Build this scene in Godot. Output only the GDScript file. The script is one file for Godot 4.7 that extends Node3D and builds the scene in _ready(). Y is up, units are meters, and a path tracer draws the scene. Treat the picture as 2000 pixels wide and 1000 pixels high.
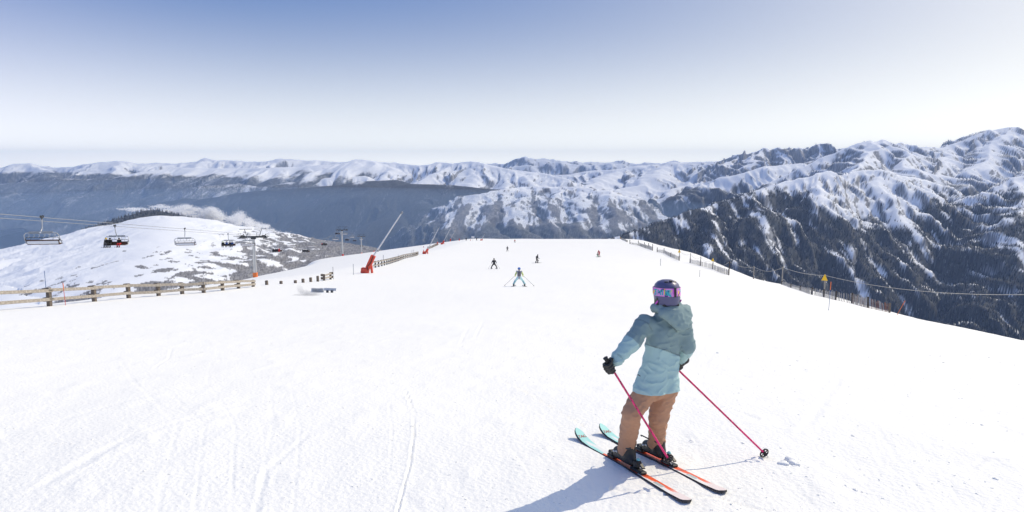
extends Node3D

# A ski run high above a valley. The lens is at the origin, metres, y up, looking along -z.
const PITCH := 7.606            # degrees the lens is tipped down
const FOCAL := 1333.0           # focal length for a frame 2000 wide

var taken := {}
var M := {}                     # materials
var job := {}                   # the mountain being computed
var rows := []
var tints := []
var noise_a := FastNoiseLite.new()
var noise_b := FastNoiseLite.new()
var noise_c := FastNoiseLite.new()
var noise_d := FastNoiseLite.new()
var run_noise := FastNoiseLite.new()
var fine_noise := FastNoiseLite.new()

func _ready():
	# ---- camera
	var cam := Camera3D.new()
	cam.name = "camera"
	cam.fov = rad_to_deg(2.0 * atan(500.0 / FOCAL))
	cam.near = 0.1
	cam.far = 90000.0
	cam.rotation_degrees.x = -PITCH
	add_child(cam)
	cam.current = true
	# ---- sky, air and exposure
	var env := Environment.new()
	env.background_mode = Environment.BG_SKY
	var sky := Sky.new()
	var pano := PanoramaSkyMaterial.new()
	pano.panorama = sky_air()
	sky.sky_material = pano
	env.sky = sky
	env.background_energy_multiplier = 1.0
	env.ambient_light_source = Environment.AMBIENT_SOURCE_SKY
	env.tonemap_mode = Environment.TONE_MAPPER_LINEAR
	env.tonemap_exposure = EXPOSURE
	env.fog_enabled = true
	env.fog_density = 0.000062
	env.fog_light_color = Color(0.68, 0.80, 1.0)
	env.volumetric_fog_enabled = true
	env.volumetric_fog_density = 0.0
	env.sdfgi_enabled = true
	env.ssao_enabled = true
	env.ssil_enabled = true
	var we := WorldEnvironment.new()
	we.name = "world_environment"
	we.environment = env
	add_child(we)
	# ---- sun: high on the right, a little ahead
	var sun := DirectionalLight3D.new()
	sun.name = "sun"
	sun.light_color = Color(1.0, 0.952, 0.852)
	sun.light_energy = 1.33
	sun.light_angular_distance = 0.5
	sun.shadow_enabled = true
	add_child(sun)
	sun.look_at_from_position(sun_way() * 100.0, Vector3.ZERO, Vector3.UP)
	set_noise()
	make_materials()
	build_ground()
	build_mountains()
	build_everything()

const EXPOSURE := 0.83

func sun_way() -> Vector3:
	var el := deg_to_rad(42.0)
	var az := deg_to_rad(59.0)
	return Vector3(sin(az) * cos(el), sin(el), -cos(az) * cos(el))

func sky_air() -> ImageTexture:
	# clear air: deep blue well above the horizon, white with haze low down and round the sun
	var w := 360
	var h := 180
	var im := Image.create(w, h, false, Image.FORMAT_RGBF)
	var s := sun_way()
	for j in h:
		var up := (0.5 - (j + 0.5) / h) * PI
		for i in w:
			var a := ((i + 0.5) / w) * TAU
			# a panorama's first column looks along -z
			var d := Vector3(sin(a) * cos(up), sin(up), -cos(a) * cos(up))
			var y := maxf(d.y, 0.0)
			var q := d.dot(s)
			var g := acos(clampf(q, -1.0, 1.0))
			var low := exp(-pow(y / 0.16, 2.0))
			var c := Vector3(0.01, 0.14, 0.48).lerp(Vector3(0.80, 0.86, 0.92), low)
			c += Vector3(0.24, 0.22, 0.16) * exp(-y / 0.05) + Vector3(0.42, 0.38, 0.27) * exp(-y / 0.045) + Vector3(0.34, 0.31, 0.22) * exp(-y / 0.02)
			c += Vector3(8.4, 7.3, 4.6) * exp(-maxf(g, 0.58) / 0.25)
			c += Vector3(0.141, 0.117, 0.135) * smoothstep(0.30, -0.15, q)
			c /= 0.83
			im.set_pixel(i, j, Color(c.x, c.y, c.z))
	return ImageTexture.create_from_image(im)

func set_noise():
	for p in [[noise_a, 11, 4], [noise_b, 23, 4], [noise_c, 37, 2], [noise_d, 41, 3]]:
		p[0].seed = p[1]
		p[0].noise_type = FastNoiseLite.TYPE_SIMPLEX_SMOOTH
		p[0].frequency = 1.0
		p[0].fractal_type = FastNoiseLite.FRACTAL_FBM
		p[0].fractal_octaves = p[2]
	noise_a.fractal_type = FastNoiseLite.FRACTAL_RIDGED
	noise_a.fractal_gain = 0.40
	noise_b.fractal_gain = 0.55
	for p in [[run_noise, 5, 4], [fine_noise, 7, 3]]:
		p[0].seed = p[1]
		p[0].noise_type = FastNoiseLite.TYPE_SIMPLEX_SMOOTH
		p[0].frequency = 1.0
		p[0].fractal_octaves = p[2]

# ---------------------------------------------------------------- naming and small helpers

func numbered(called: String) -> String:
	if not taken.has(called):
		taken[called] = 0
		return called
	taken[called] += 1
	return "%s_%03d" % [called, taken[called]]

func tag(o: Node, label: String, category := "", group := "", kind := ""):
	if label != "": o.set_meta("label", label)
	if category != "": o.set_meta("category", category)
	if group != "": o.set_meta("group", group)
	if kind != "": o.set_meta("kind", kind)
	return o

func thing(called: String, label: String, category: String, at := Vector3.ZERO, turn := 0.0, group := "") -> Node3D:
	var o := Node3D.new()
	o.name = numbered(called)
	add_child(o)
	o.position = at
	o.rotation.y = turn
	tag(o, label, category, group)
	return o

func part(called: String, mesh: Mesh, mat: Material, parent: Node = null) -> MeshInstance3D:
	var o := MeshInstance3D.new()
	o.mesh = mesh
	o.material_override = mat
	if parent == null:
		o.name = numbered(called)
		add_child(o)
	else:
		o.name = called
		parent.add_child(o, true)
	return o

func copy_of(o: Node3D, label: String, at: Vector3, turn := 0.0, group := "") -> Node3D:
	var c: Node3D = o.duplicate()
	c.name = numbered(String(o.name).rstrip("0123456789").trim_suffix("_"))
	add_child(c)
	c.position = at
	c.rotation.y = turn
	tag(c, label, "", group)
	return c

func sight(px: float, py: float, away: float) -> Vector3:
	# the point seen in that direction, so many metres ahead
	var u := (px - 1000.0) / FOCAL
	var v := (500.0 - py) / FOCAL
	var t := deg_to_rad(PITCH)
	var d := Vector3(u, v * cos(t) - sin(t), -cos(t) - v * sin(t))
	return d * (away / -d.z)

func on_run(x: float, z: float) -> Vector3:
	return Vector3(x, run_height(x, -z), z)

func st_new() -> SurfaceTool:
	var st := SurfaceTool.new()
	st.begin(Mesh.PRIMITIVE_TRIANGLES)
	return st

func quad(st: SurfaceTool, a: Vector3, b: Vector3, c: Vector3, d: Vector3):
	# clockwise seen from the front
	for p in [a, b, c, a, c, d]:
		st.add_vertex(p)

func add_box(st: SurfaceTool, size: Vector3, tf: Transform3D, bevel := 0.0):
	var h := size * 0.5
	var b: float = minf(bevel, minf(h.x, minf(h.y, h.z)) * 0.6)
	st.set_smooth_group(-1)
	if b <= 0.0:
		for ax in 3:
			for s in [-1.0, 1.0]:
				var n := Vector3.ZERO; n[ax] = s
				var u := Vector3.ZERO; u[(ax + 1) % 3] = s
				var w := Vector3.ZERO; w[(ax + 2) % 3] = 1.0
				quad(st, tf * ((n + u + w) * h), tf * ((n + u - w) * h), tf * ((n - u - w) * h), tf * ((n - u + w) * h))
		return
	for ax in 3:
		var a1 := (ax + 1) % 3
		var a2 := (ax + 2) % 3
		for s in [-1.0, 1.0]:
			var c := []
			for k in [[s, 1.0], [s, -1.0], [-s, -1.0], [-s, 1.0]]:
				var p := Vector3.ZERO
				p[ax] = s * h[ax]; p[a1] = k[0] * (h[a1] - b); p[a2] = k[1] * (h[a2] - b)
				c.append(tf * p)
			quad(st, c[0], c[1], c[2], c[3])
		for s in [-1.0, 1.0]:
			for r in [-1.0, 1.0]:
				# bevelled edge between faces a1=s and a2=r, along ax
				var p := []
				for k in [1.0, -1.0]:
					var e := Vector3.ZERO
					e[ax] = k * (h[ax] - b); e[a1] = s * h[a1]; e[a2] = r * (h[a2] - b)
					var f := Vector3.ZERO
					f[ax] = k * (h[ax] - b); f[a1] = s * (h[a1] - b); f[a2] = r * h[a2]
					p.append(tf * e); p.append(tf * f)
				if s * r > 0: quad(st, p[0], p[2], p[3], p[1])
				else: quad(st, p[0], p[1], p[3], p[2])

func ring_frame(dir: Vector3) -> Basis:
	var up := Vector3.UP if absf(dir.y) < 0.9 else Vector3.RIGHT
	var x := up.cross(dir).normalized()
	return Basis(x, dir.cross(x).normalized(), dir)

func add_tube(st: SurfaceTool, pts: Array, radii, sides := 8, caps := true):
	# a tube through points; radii one number or one per point
	st.set_smooth_group(0)
	var rings := []
	var frame := Basis()
	for i in pts.size():
		var dir: Vector3 = (pts[mini(i + 1, pts.size() - 1)] - pts[maxi(i - 1, 0)]).normalized()
		if i == 0:
			frame = ring_frame(dir)
		else:
			var x: Vector3 = (frame.x - dir * frame.x.dot(dir)).normalized()
			frame = Basis(x, dir.cross(x), dir)
		var r: float = radii[i] if radii is Array else radii
		var ring := []
		for k in sides:
			var a := TAU * k / sides
			ring.append(pts[i] + (frame.x * cos(a) + frame.y * sin(a)) * r)
		rings.append(ring)
	for i in pts.size() - 1:
		for k in sides:
			var k2 := (k + 1) % sides
			quad(st, rings[i][k], rings[i + 1][k], rings[i + 1][k2], rings[i][k2])
	if caps:
		st.set_smooth_group(-1)
		for k in range(1, sides - 1):
			for p in [rings[0][0], rings[0][k], rings[0][k + 1]]: st.add_vertex(p)
			var e: Array = rings[-1]
			for p in [e[0], e[k + 1], e[k]]: st.add_vertex(p)

func add_lathe(st: SurfaceTool, prof: Array, tf: Transform3D, sides := 16):
	# profile of (radius, height) turned about y
	st.set_smooth_group(0)
	for i in prof.size() - 1:
		for k in sides:
			var a := TAU * k / sides
			var b := TAU * (k + 1) / sides
			var p := func(q: Vector2, t: float) -> Vector3: return tf * Vector3(q.x * cos(t), q.y, q.x * sin(t))
			quad(st, p.call(prof[i], a), p.call(prof[i + 1], a), p.call(prof[i + 1], b), p.call(prof[i], b))

func done(st: SurfaceTool) -> ArrayMesh:
	st.generate_normals()
	return st.commit()

func box_mesh(size: Vector3, tf := Transform3D(), bevel := 0.0) -> ArrayMesh:
	var st := st_new()
	add_box(st, size, tf, bevel)
	return done(st)

func tube_mesh(pts: Array, radii, sides := 8) -> ArrayMesh:
	var st := st_new()
	add_tube(st, pts, radii, sides)
	return done(st)

func mat(c: Color, rough := 0.7, metal := 0.0) -> StandardMaterial3D:
	# c is a real-world, linear colour
	var m := StandardMaterial3D.new()
	m.albedo_color = c.linear_to_srgb()
	m.roughness = rough
	m.metallic = metal
	return m
# ---------------------------------------------------------------- the ski run

const RUN := [[-30.0, -3.0], [0.0, 1.65], [2.0, 2.02], [3.6, 2.43], [4.6, 2.53], [5.6, 2.56], [6.8, 2.63], [9.0, 2.92], [14.0, 3.78], [25.0, 5.72], [35.0, 7.26], [53.0, 9.6], [93.0, 14.6], [140.0, 19.8], [220.0, 27.7], [300.0, 35.0], [400.0, 43.6], [450.0, 49.0], [520.0, 62.0], [700.0, 125.0], [1200.0, 360.0]]
const EDGE_LEFT := [[-40.0, -34.0], [40.0, -33.5], [64.0, -34.5], [85.0, -40.0], [110.0, -48.0], [165.0, -68.0], [220.0, -76.0], [310.0, -92.0], [400.0, -117.0], [460.0, -128.0], [1200.0, -200.0]]
const EDGE_RIGHT := [[-40.0, 51.0], [60.0, 50.0], [133.0, 50.0], [172.0, 53.0], [230.0, 60.0], [300.0, 67.0], [420.0, 79.0], [1200.0, 140.0]]

func along(table: Array, d: float) -> float:
	var n := table.size()
	if d <= table[0][0]: return table[0][1]
	for i in n - 1:
		if d < table[i + 1][0]:
			var p0: Array = table[maxi(i - 1, 0)]
			var p1: Array = table[i]
			var p2: Array = table[i + 1]
			var p3: Array = table[mini(i + 2, n - 1)]
			var w: float = p2[0] - p1[0]
			var m1: float = (p2[1] - p0[1]) / maxf(p2[0] - p0[0], 0.001) * w
			var m2: float = (p3[1] - p1[1]) / maxf(p3[0] - p1[0], 0.001) * w
			var t: float = (d - p1[0]) / w
			var t2 := t * t
			var t3 := t2 * t
			return (2 * t3 - 3 * t2 + 1) * p1[1] + (t3 - 2 * t2 + t) * m1 + (3 * t2 - 2 * t3) * p2[1] + (t3 - t2) * m2
	return table[n - 1][1]

func past(v: float, soft: float) -> float:
	# 0 before the edge, then rising, rounded over
	return (v + sqrt(v * v + soft * soft)) * 0.5

func run_base(x: float, d: float, drop: float, el: float, er: float, k: float) -> float:
	var h := -drop
	h -= 0.135 * past(-x - 25.5, 2.0)
	h += 0.20 * smoothstep(6.0, 24.0, -x)
	var r := maxf(minf(x, 70.0) - 5.0, 0.0)
	h -= k * r * r
	h -= 0.62 * past(el - x, 2.0)
	h -= 0.50 * past(x - er, 2.5)
	return h

const LEAN := [[0.0, 0.0034], [36.0, 0.0040], [50.0, 0.0034], [62.0, 0.00315], [76.0, 0.00275], [92.0, 0.0022], [106.0, 0.0018], [133.0, 0.0016], [165.0, 0.0008], [230.0, 0.0], [1200.0, 0.0]]

func right_lean(d: float) -> float:
	return maxf(along(LEAN, d), 0.0)

func run_height(x: float, d: float) -> float:
	var h := run_base(x, d, along(RUN, d), along(EDGE_LEFT, d), along(EDGE_RIGHT, d), right_lean(d))
	return h + run_relief(x, d)

func run_relief(x: float, d: float) -> float:
	# skied snow: soft swells, scraped patches
	var h := 0.16 * run_noise.get_noise_2d(x * 0.030, d * 0.022)
	h += 0.014 * run_noise.get_noise_2d(x * 0.55 + 40.0, d * 0.32)
	return h

# grooves cut by skis: polylines of (x, ahead), half width, depth
var tracks := []

func near_relief(x: float, d: float, some = null) -> float:
	var h := 0.004 * fine_noise.get_noise_2d(x * 2.6, d * 1.7)
	var lump := fine_noise.get_noise_2d(x * 1.3 + 90.0, d * 0.9)
	h += 0.011 * maxf(lump - 0.25, 0.0) * 2.0
	for t in (tracks if some == null else some):
		if x < t.x0 or x > t.x1 or d < t.d0 or d > t.d1: continue
		var best := 9.0
		var line: PackedVector2Array = t.line
		var q := Vector2(x, d)
		for i in line.size() - 1:
			var p := Geometry2D.get_closest_point_to_segment(q, line[i], line[i + 1])
			best = minf(best, p.distance_to(q))
		var wide: float = t.wide * (1.0 + 0.5 * fine_noise.get_noise_2d(x * 3.0, d * 3.0))
		var v := best / wide
		if v < 3.0:
			h -= t.deep * (exp(-v * v) - 0.55 * exp(-(v - 1.7) * (v - 1.7) * 2.2)) * (0.65 + 0.7 * fine_noise.get_noise_2d(x * 1.1 + 7.0, d * 1.1))
	return h

func add_track(pix: Array, wide: float, deep: float):
	# found on the snow from where they are seen; stored as places on the run
	var line := PackedVector2Array()
	for p in pix:
		var q := land(p[0], p[1])
		line.append(Vector2(q.x, -q.z))
	var lo := line[0]
	var hi := line[0]
	for p in line:
		lo = lo.min(p)
		hi = hi.max(p)
	tracks.append({"line": line, "wide": wide, "deep": deep, "x0": lo.x - 0.3, "x1": hi.x + 0.3, "d0": lo.y - 0.3, "d1": hi.y + 0.3})

func land(px: float, py: float) -> Vector3:
	# where the line of sight meets the run
	var lo := 1.0
	var hi := 2.0
	while hi < 470.0:
		var p := sight(px, py, hi)
		if p.y < run_height(p.x, hi): break
		lo = hi
		hi *= 1.03
	for i in 24:
		var mid := (lo + hi) * 0.5
		var p := sight(px, py, mid)
		if p.y < run_height(p.x, mid): hi = mid
		else: lo = mid
	var p := sight(px, py, hi)
	p.y = run_height(p.x, hi)
	return p

var run_cols := PackedFloat32Array()
var run_rows := PackedFloat32Array()

func run_row(i: int):
	var d := run_rows[i]
	var drop := along(RUN, d)
	var el := along(EDGE_LEFT, d)
	var er := along(EDGE_RIGHT, d)
	var k := right_lean(d)
	var out := PackedVector3Array()
	out.resize(run_cols.size())
	var some := []
	for t in tracks:
		if d >= t.d0 and d <= t.d1: some.append(t)
	for c in run_cols.size():
		var x := run_cols[c] * maxf(d, 1.0)
		var h := run_base(x, d, drop, el, er, k) + run_relief(x, d)
		if d < 26.0 and d > 1.0 and absf(run_cols[c]) < 1.1: h += near_relief(x, d, some) * smoothstep(26.0, 20.0, d)
		out[c] = Vector3(x, h, -d)
	rows[i] = out

func build_ground():
	for t in [
		[[[790, 760], [806, 800], [808, 850], [800, 910], [786, 960], [776, 1000]], 0.010, 0.018],
		[[[760, 790], [766, 850], [760, 920]], 0.01, 0.006],
		[[[955, 730], [1010, 757], [1060, 785], [1110, 815], [1140, 832]], 0.012, 0.022],
		[[[985, 770], [1040, 797], [1092, 840]], 0.012, 0.010],
		[[[1196, 955], [1230, 960], [1275, 966], [1330, 966], [1400, 972], [1460, 990], [1500, 1000]], 0.016, 0.028],
		[[[560, 610], [610, 625], [640, 645]], 0.03, 0.022], [[[860, 590], [925, 605], [945, 625], [930, 655]], 0.03, 0.022],
		[[[880, 620], [915, 640], [900, 670]], 0.03, 0.010], [[[300, 720], [330, 700], [335, 680]], 0.02, 0.010],
		[[[1700, 760], [1790, 790], [1960, 806]], 0.02, 0.012], [[[1640, 740], [1600, 800], [1560, 850]], 0.05, 0.006],
		[[[1360, 790], [1430, 800], [1480, 818]], 0.03, 0.014], [[[1420, 835], [1475, 845]], 0.03, 0.012],
		[[[500, 1000], [520, 920], [600, 850]], 0.03, 0.005], [[[120, 820], [300, 770], [520, 735]], 0.05, 0.006],
		[[[60, 960], [240, 860], [470, 790]], 0.05, 0.007], [[[1850, 930], [1920, 900], [2000, 905]], 0.03, 0.012],
	]: add_track(t[0], t[1], t[2])
	var rng := RandomNumberGenerator.new()
	rng.seed = 2024
	for k in 10:
		# long shallow turns of earlier skiers
		var x0 := rng.randf_range(-9.0, 9.0)
		var line := PackedVector2Array()
		var swing := rng.randf_range(0.4, 1.6)
		var ph := rng.randf() * TAU
		for i in 9:
			var d0 := 4.4 + 2.4 * i
			line.append(Vector2(x0 * (0.5 + d0 * 0.06) + swing * sin(d0 * 0.42 + ph), d0))
		for side in [0.0, 0.28]:
			var l2 := PackedVector2Array()
			var lo := Vector2(1e9, 1e9)
			var hi := -lo
			for q in line:
				var e := q + Vector2(side, 0.0)
				l2.append(e)
				lo = lo.min(e)
				hi = hi.max(e)
			tracks.append({"line": l2, "wide": rng.randf_range(0.016, 0.03), "deep": rng.randf_range(0.0012, 0.0035), "x0": lo.x - 0.2, "x1": hi.x + 0.2, "d0": lo.y, "d1": hi.y})
	run_cols.clear()
	var u := -14.0
	while u < 14.0:
		run_cols.append(u)
		var a := absf(u)
		u += 0.0026 if a < 0.80 else 0.0026 + (a - 0.80) * 0.10
	run_rows.clear()
	for d in [-30.0, -20.0, -12.0, -7.0, -4.0, -2.0, -1.0, 0.0, 0.5, 1.0, 1.6, 2.2, 2.8, 3.3]: run_rows.append(d)
	var d := 3.7
	while d < 1200.0:
		run_rows.append(d)
		# even steps of the angle below the horizon, never longer than a few metres
		d += clampf(d * d * 0.0011, 0.011, 5.0 if d < 480.0 else 30.0)
	rows.resize(run_rows.size())
	var g := WorkerThreadPool.add_group_task(run_row, run_rows.size())
	WorkerThreadPool.wait_for_group_task_completion(g)
	var o := part("snow_run", sheet(run_cols.size(), false), M.snow)
	tag(o, "wide white groomed ski run falling away from the viewer", "", "", "structure")

func sheet(nc: int, coloured: bool) -> ArrayMesh:
	var nr := rows.size()
	var v := PackedVector3Array()
	var cl := PackedColorArray()
	for i in nr:
		v.append_array(rows[i])
		if coloured: cl.append_array(tints[i])
	var ix := PackedInt32Array()
	ix.resize((nr - 1) * (nc - 1) * 6)
	var n := 0
	for i in nr - 1:
		for c in nc - 1:
			var a := i * nc + c
			ix[n] = a; ix[n + 1] = a + nc; ix[n + 2] = a + nc + 1
			ix[n + 3] = a; ix[n + 4] = a + nc + 1; ix[n + 5] = a + 1
			n += 6
	var arr := []
	arr.resize(Mesh.ARRAY_MAX)
	arr[Mesh.ARRAY_VERTEX] = v
	arr[Mesh.ARRAY_INDEX] = ix
	if coloured: arr[Mesh.ARRAY_COLOR] = cl
	var st := SurfaceTool.new()
	st.create_from_arrays(arr)
	st.generate_normals()
	return st.commit()

# ---------------------------------------------------------------- mountains

func nearer(d: float) -> float:
	# distances were first guessed too long beyond five kilometres
	return d if d < 5000.0 else 5000.0 + (d - 5000.0) * 0.33

func mountain(called: String, label: String, o: Dictionary):
	# o.ridges: [steepness, [[px, py, ahead], ...]]; the land is the roof over all ridges, worn by gullies
	var mid: float = sqrt(o.depth[0] * o.depth[1])
	var shrink := nearer(mid) / mid
	for key in ["scale", "cut", "rough", "round", "tree", "tree_soft", "heath_top", "heath_soft"]:
		if o.has(key) and not (key.begins_with("tree") and called == "valley_floor"): o[key] *= shrink
	var seg := PackedFloat32Array()
	if o.has("wings"):
		var main: Array = o.ridges[o.get("wing_ridge", 0)][1]
		if o.wings[0] > 0:
			var e: Array = main[0]
			main.push_front([e[0] - o.wings[0] * 0.5, e[1] - 6.0, e[2]])
			main.push_front([e[0] - o.wings[0] * 1.1, e[1] + 6.0, e[2]])
		if o.wings[1] > 0:
			var e: Array = main[-1]
			main.push_back([e[0] + o.wings[1] * 0.5, e[1] - 14.0, e[2]])
			main.push_back([e[0] + o.wings[1] * 1.1, e[1] + 4.0, e[2]])
	for r in o.ridges:
		var pts: Array = r[1]
		for i in pts.size() - 1:
			var a := sight(pts[i][0], pts[i][1], nearer(pts[i][2]))
			var b := sight(pts[i + 1][0], pts[i + 1][1], nearer(pts[i + 1][2]))
			var dx := b.x - a.x
			var dz := b.z - a.z
			seg.append_array([a.x, a.z, dx, dz, 1.0 / maxf(dx * dx + dz * dz, 1.0), a.y, b.y, r[0] * pow(shrink, -0.4)])
	# side spurs run down from the ridges towards the valley in front
	if o.has("spurs"):
		var rng := RandomNumberGenerator.new()
		rng.seed = o.size[0] * 31 + o.size[1]
		var step: float = o.scale * o.spurs[0]
		var base_n := seg.size() / 8
		for k in base_n:
			if k >= o.get("spur_from", base_n): break
			var q := k * 8
			var long := Vector2(seg[q + 2], seg[q + 3]).length()
			var at := rng.randf() * step
			while at < long:
				var t := at / long
				var px := seg[q] + seg[q + 2] * t
				var pz := seg[q + 1] + seg[q + 3] * t
				var py := seg[q + 5] + (seg[q + 6] - seg[q + 5]) * t
				var steep: float = seg[q + 7]
				var l: float = o.scale * o.spurs[1] * rng.randf_range(0.45, 1.3)
				var turn := rng.randf_range(-0.75, 0.75)
				# two legs, the lower one bent
				var mx := px + sin(turn) * l * 0.5
				var mz := pz + cos(turn) * l * 0.5
				var my := py - l * 0.5 * steep * rng.randf_range(0.62, 0.8)
				turn += rng.randf_range(-0.5, 0.5)
				var ex := mx + sin(turn) * l * 0.5
				var ez := mz + cos(turn) * l * 0.5
				var ey := my - l * 0.5 * steep * rng.randf_range(0.7, 0.95)
				seg.append_array([px, pz, mx - px, mz - pz, 1.0 / maxf((mx - px) * (mx - px) + (mz - pz) * (mz - pz), 1.0), py - 2.0, my, steep * 1.25])
				seg.append_array([mx, mz, ex - mx, ez - mz, 1.0 / maxf((ex - mx) * (ex - mx) + (ez - mz) * (ez - mz), 1.0), my, ey, steep * 1.2])
				at += step * rng.randf_range(0.6, 1.5)
	job = o
	job.seg = seg
	var cols := PackedFloat32Array()
	var n: int = o.size[0]
	var wings: Array = o.get("wings", [0, 0])
	# coarser land goes on to either side of the view
	var wide := int(wings[0] / 16.0)
	for i in wide: cols.append((o.span[0] - wings[0] * float(wide - i) / wide - 1000.0) / FOCAL)
	for i in n: cols.append((lerpf(o.span[0], o.span[1], float(i) / (n - 1)) - 1000.0) / FOCAL)
	wide = int(wings[1] / 16.0)
	for i in wide: cols.append((o.span[1] + wings[1] * (i + 1.0) / wide - 1000.0) / FOCAL)
	n = cols.size()
	job.cols = cols
	var ds := PackedFloat32Array()
	var nr: int = o.size[1]
	for i in nr: ds.append(nearer(o.depth[0]) * pow(nearer(o.depth[1]) / nearer(o.depth[0]), float(i) / (nr - 1)))
	job.ds = ds
	rows.resize(nr)
	tints.resize(nr)
	var g := WorkerThreadPool.add_group_task(land_row, nr)
	WorkerThreadPool.wait_for_group_task_completion(g)
	g = WorkerThreadPool.add_group_task(tint_row, nr)
	WorkerThreadPool.wait_for_group_task_completion(g)
	var m := part(called, sheet(n, true), M.land)
	tag(m, label, "", "", "structure")

func land_row(i: int):
	var d: float = job.ds[i]
	var cols: PackedFloat32Array = job.cols
	var seg: PackedFloat32Array = job.seg
	var size: float = job.scale           # typical breadth of a gully
	var rnd: float = job.round
	var warp: float = job.warp * size
	var cut: float = job.cut
	var crest: float = size * job.get("crest", 0.12)
	var rough: float = job.rough
	var ribs: float = cut * job.get("ribs", 0.30)
	var stretch: float = job.get("stretch", 0.45)
	var base: float = job.floor
	var base_rough: float = job.get("floor_rough", 30.0)
	var wf := 0.45 / size
	var f := 0.5 / size
	var wn: FastNoiseLite = noise_c if job.has("calm") else noise_b
	var n := cols.size()
	var wx := PackedFloat32Array()
	var wz := PackedFloat32Array()
	var best := PackedFloat32Array()
	var far := PackedFloat32Array()
	wx.resize(n); wz.resize(n); best.resize(n); far.resize(n)
	best.fill(base - 400.0)
	var z := -d
	for c in n:
		var x := cols[c] * d
		wx[c] = x + wn.get_noise_2d(x * wf, z * wf) * warp
		wz[c] = z + wn.get_noise_2d(x * wf + 71.0, z * wf) * warp
	var k := 0
	while k < seg.size():
		var sx := seg[k]
		var sz := seg[k + 1]
		var dx := seg[k + 2]
		var dz := seg[k + 3]
		var inv := seg[k + 4]
		var h0 := seg[k + 5]
		var dh := seg[k + 6] - h0
		var steep := seg[k + 7]
		k += 8
		var zd := maxf(0.0, maxf(minf(sz, sz + dz) - z, z - maxf(sz, sz + dz)) - warp)
		if maxf(h0, h0 + dh) - steep * zd < base - 150.0: continue
		for c in n:
			var ax := wx[c] - sx
			var az := wz[c] - sz
			var t := clampf((ax * dx + az * dz) * inv, 0.0, 1.0)
			ax -= dx * t
			az -= dz * t
			var dist := sqrt(ax * ax + az * az + rnd * rnd) - rnd
			var h := h0 + dh * t - steep * dist
			if h > best[c]:
				best[c] = h
				far[c] = dist
	var out := PackedVector3Array()
	out.resize(n)
	for c in n:
		var x := cols[c] * d
		var h := best[c]
		var fl := base + noise_c.get_noise_2d(x * 0.0004, z * 0.0004) * base_rough
		if h > base - 300.0:
			if cut > 0.0:
				h += (noise_a.get_noise_2d(wx[c] * f, wz[c] * f * stretch) - 0.25) * cut * smoothstep(0.0, size * 1.6, far[c] + crest)
				if ribs > 0.0: h += (noise_a.get_noise_2d(wx[c] * f * 3.4 + 57.0, wz[c] * f * 0.65) - 0.25) * ribs * smoothstep(0.0, size * 0.5, far[c] + size * 0.06)
			h += noise_b.get_noise_2d(x * f * 3.0, z * f * 3.0) * rough
		elif rough > 0.0:
			h = fl
		out[c] = Vector3(x, fl + past(h - fl, 60.0), z)
	rows[i] = out

func tint_row(i: int):
	var nr := rows.size()
	var here: PackedVector3Array = rows[i]
	var up: PackedVector3Array = rows[maxi(i - 1, 0)]
	var dn: PackedVector3Array = rows[mini(i + 1, nr - 1)]
	var n := here.size()
	var out := PackedColorArray()
	out.resize(n)
	for c in n:
		var p := here[c]
		var e := here[mini(c + 1, n - 1)] - here[maxi(c - 1, 0)]
		var f := dn[c] - up[c]
		var nrm := e.cross(f)
		if nrm.y < 0: nrm = -nrm
		nrm = nrm.normalized()
		# slopes that fall away on the far side stay plain snow
		out[c] = land_tint(p, nrm, c * 7919 + i * 104729) if nrm.dot(p) < 0.06 * p.length() else SNOW
	tints[i] = out

const SNOW := Color(0.83, 0.85, 0.88)
const FOREST := Color(0.016, 0.020, 0.022)
const ROCK := Color(0.085, 0.083, 0.085)
const HEATH := Color(0.080, 0.066, 0.060)

func wooded(p: Vector3, nrm: Vector3) -> float:
	# how densely conifers stand here, 0 to 1
	var s: float = job.scale
	var n := noise_d.get_noise_2d(p.x / s * 0.5, p.z / s * 0.35)
	var n2 := noise_d.get_noise_2d(p.x / s * 2.2 + 17.0, p.z / s * 1.0)
	var v: float = (job.tree + minf(absf(p.x - job.get("tree_x", 0.0)) * job.get("tree_dx", 0.0), 125.0) - p.y) / job.tree_soft + n * job.get("tree_n", 1.1) + n2 * 0.6
	var w := smoothstep(-0.35, 0.45, v)
	if w < 0.10 and job.has("tree_x"): w = maxf(w, 0.10 * smoothstep(-2.4, -0.4, v) * smoothstep(0.0, 0.25, n2 + 0.05))
	# avalanche lanes stay open
	if w > 0.0 and job.has("lanes"):
		var lane := noise_b.get_noise_2d(p.x / s * 1.3 + 31.0, p.z / s * 0.16)
		var thin := noise_b.get_noise_2d(p.x / s * 3.6 + 11.0, p.z / s * 0.55)
		var high: float = clampf((p.y - job.tree) / (job.tree_soft * 6.0) + 0.55, 0.0, 1.0)
		w *= 1.0 - job.lanes * smoothstep(0.34 - 0.16 * high, 0.50 - 0.16 * high, maxf(lane, thin - 0.06 + 0.14 * high))
	return w

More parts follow.
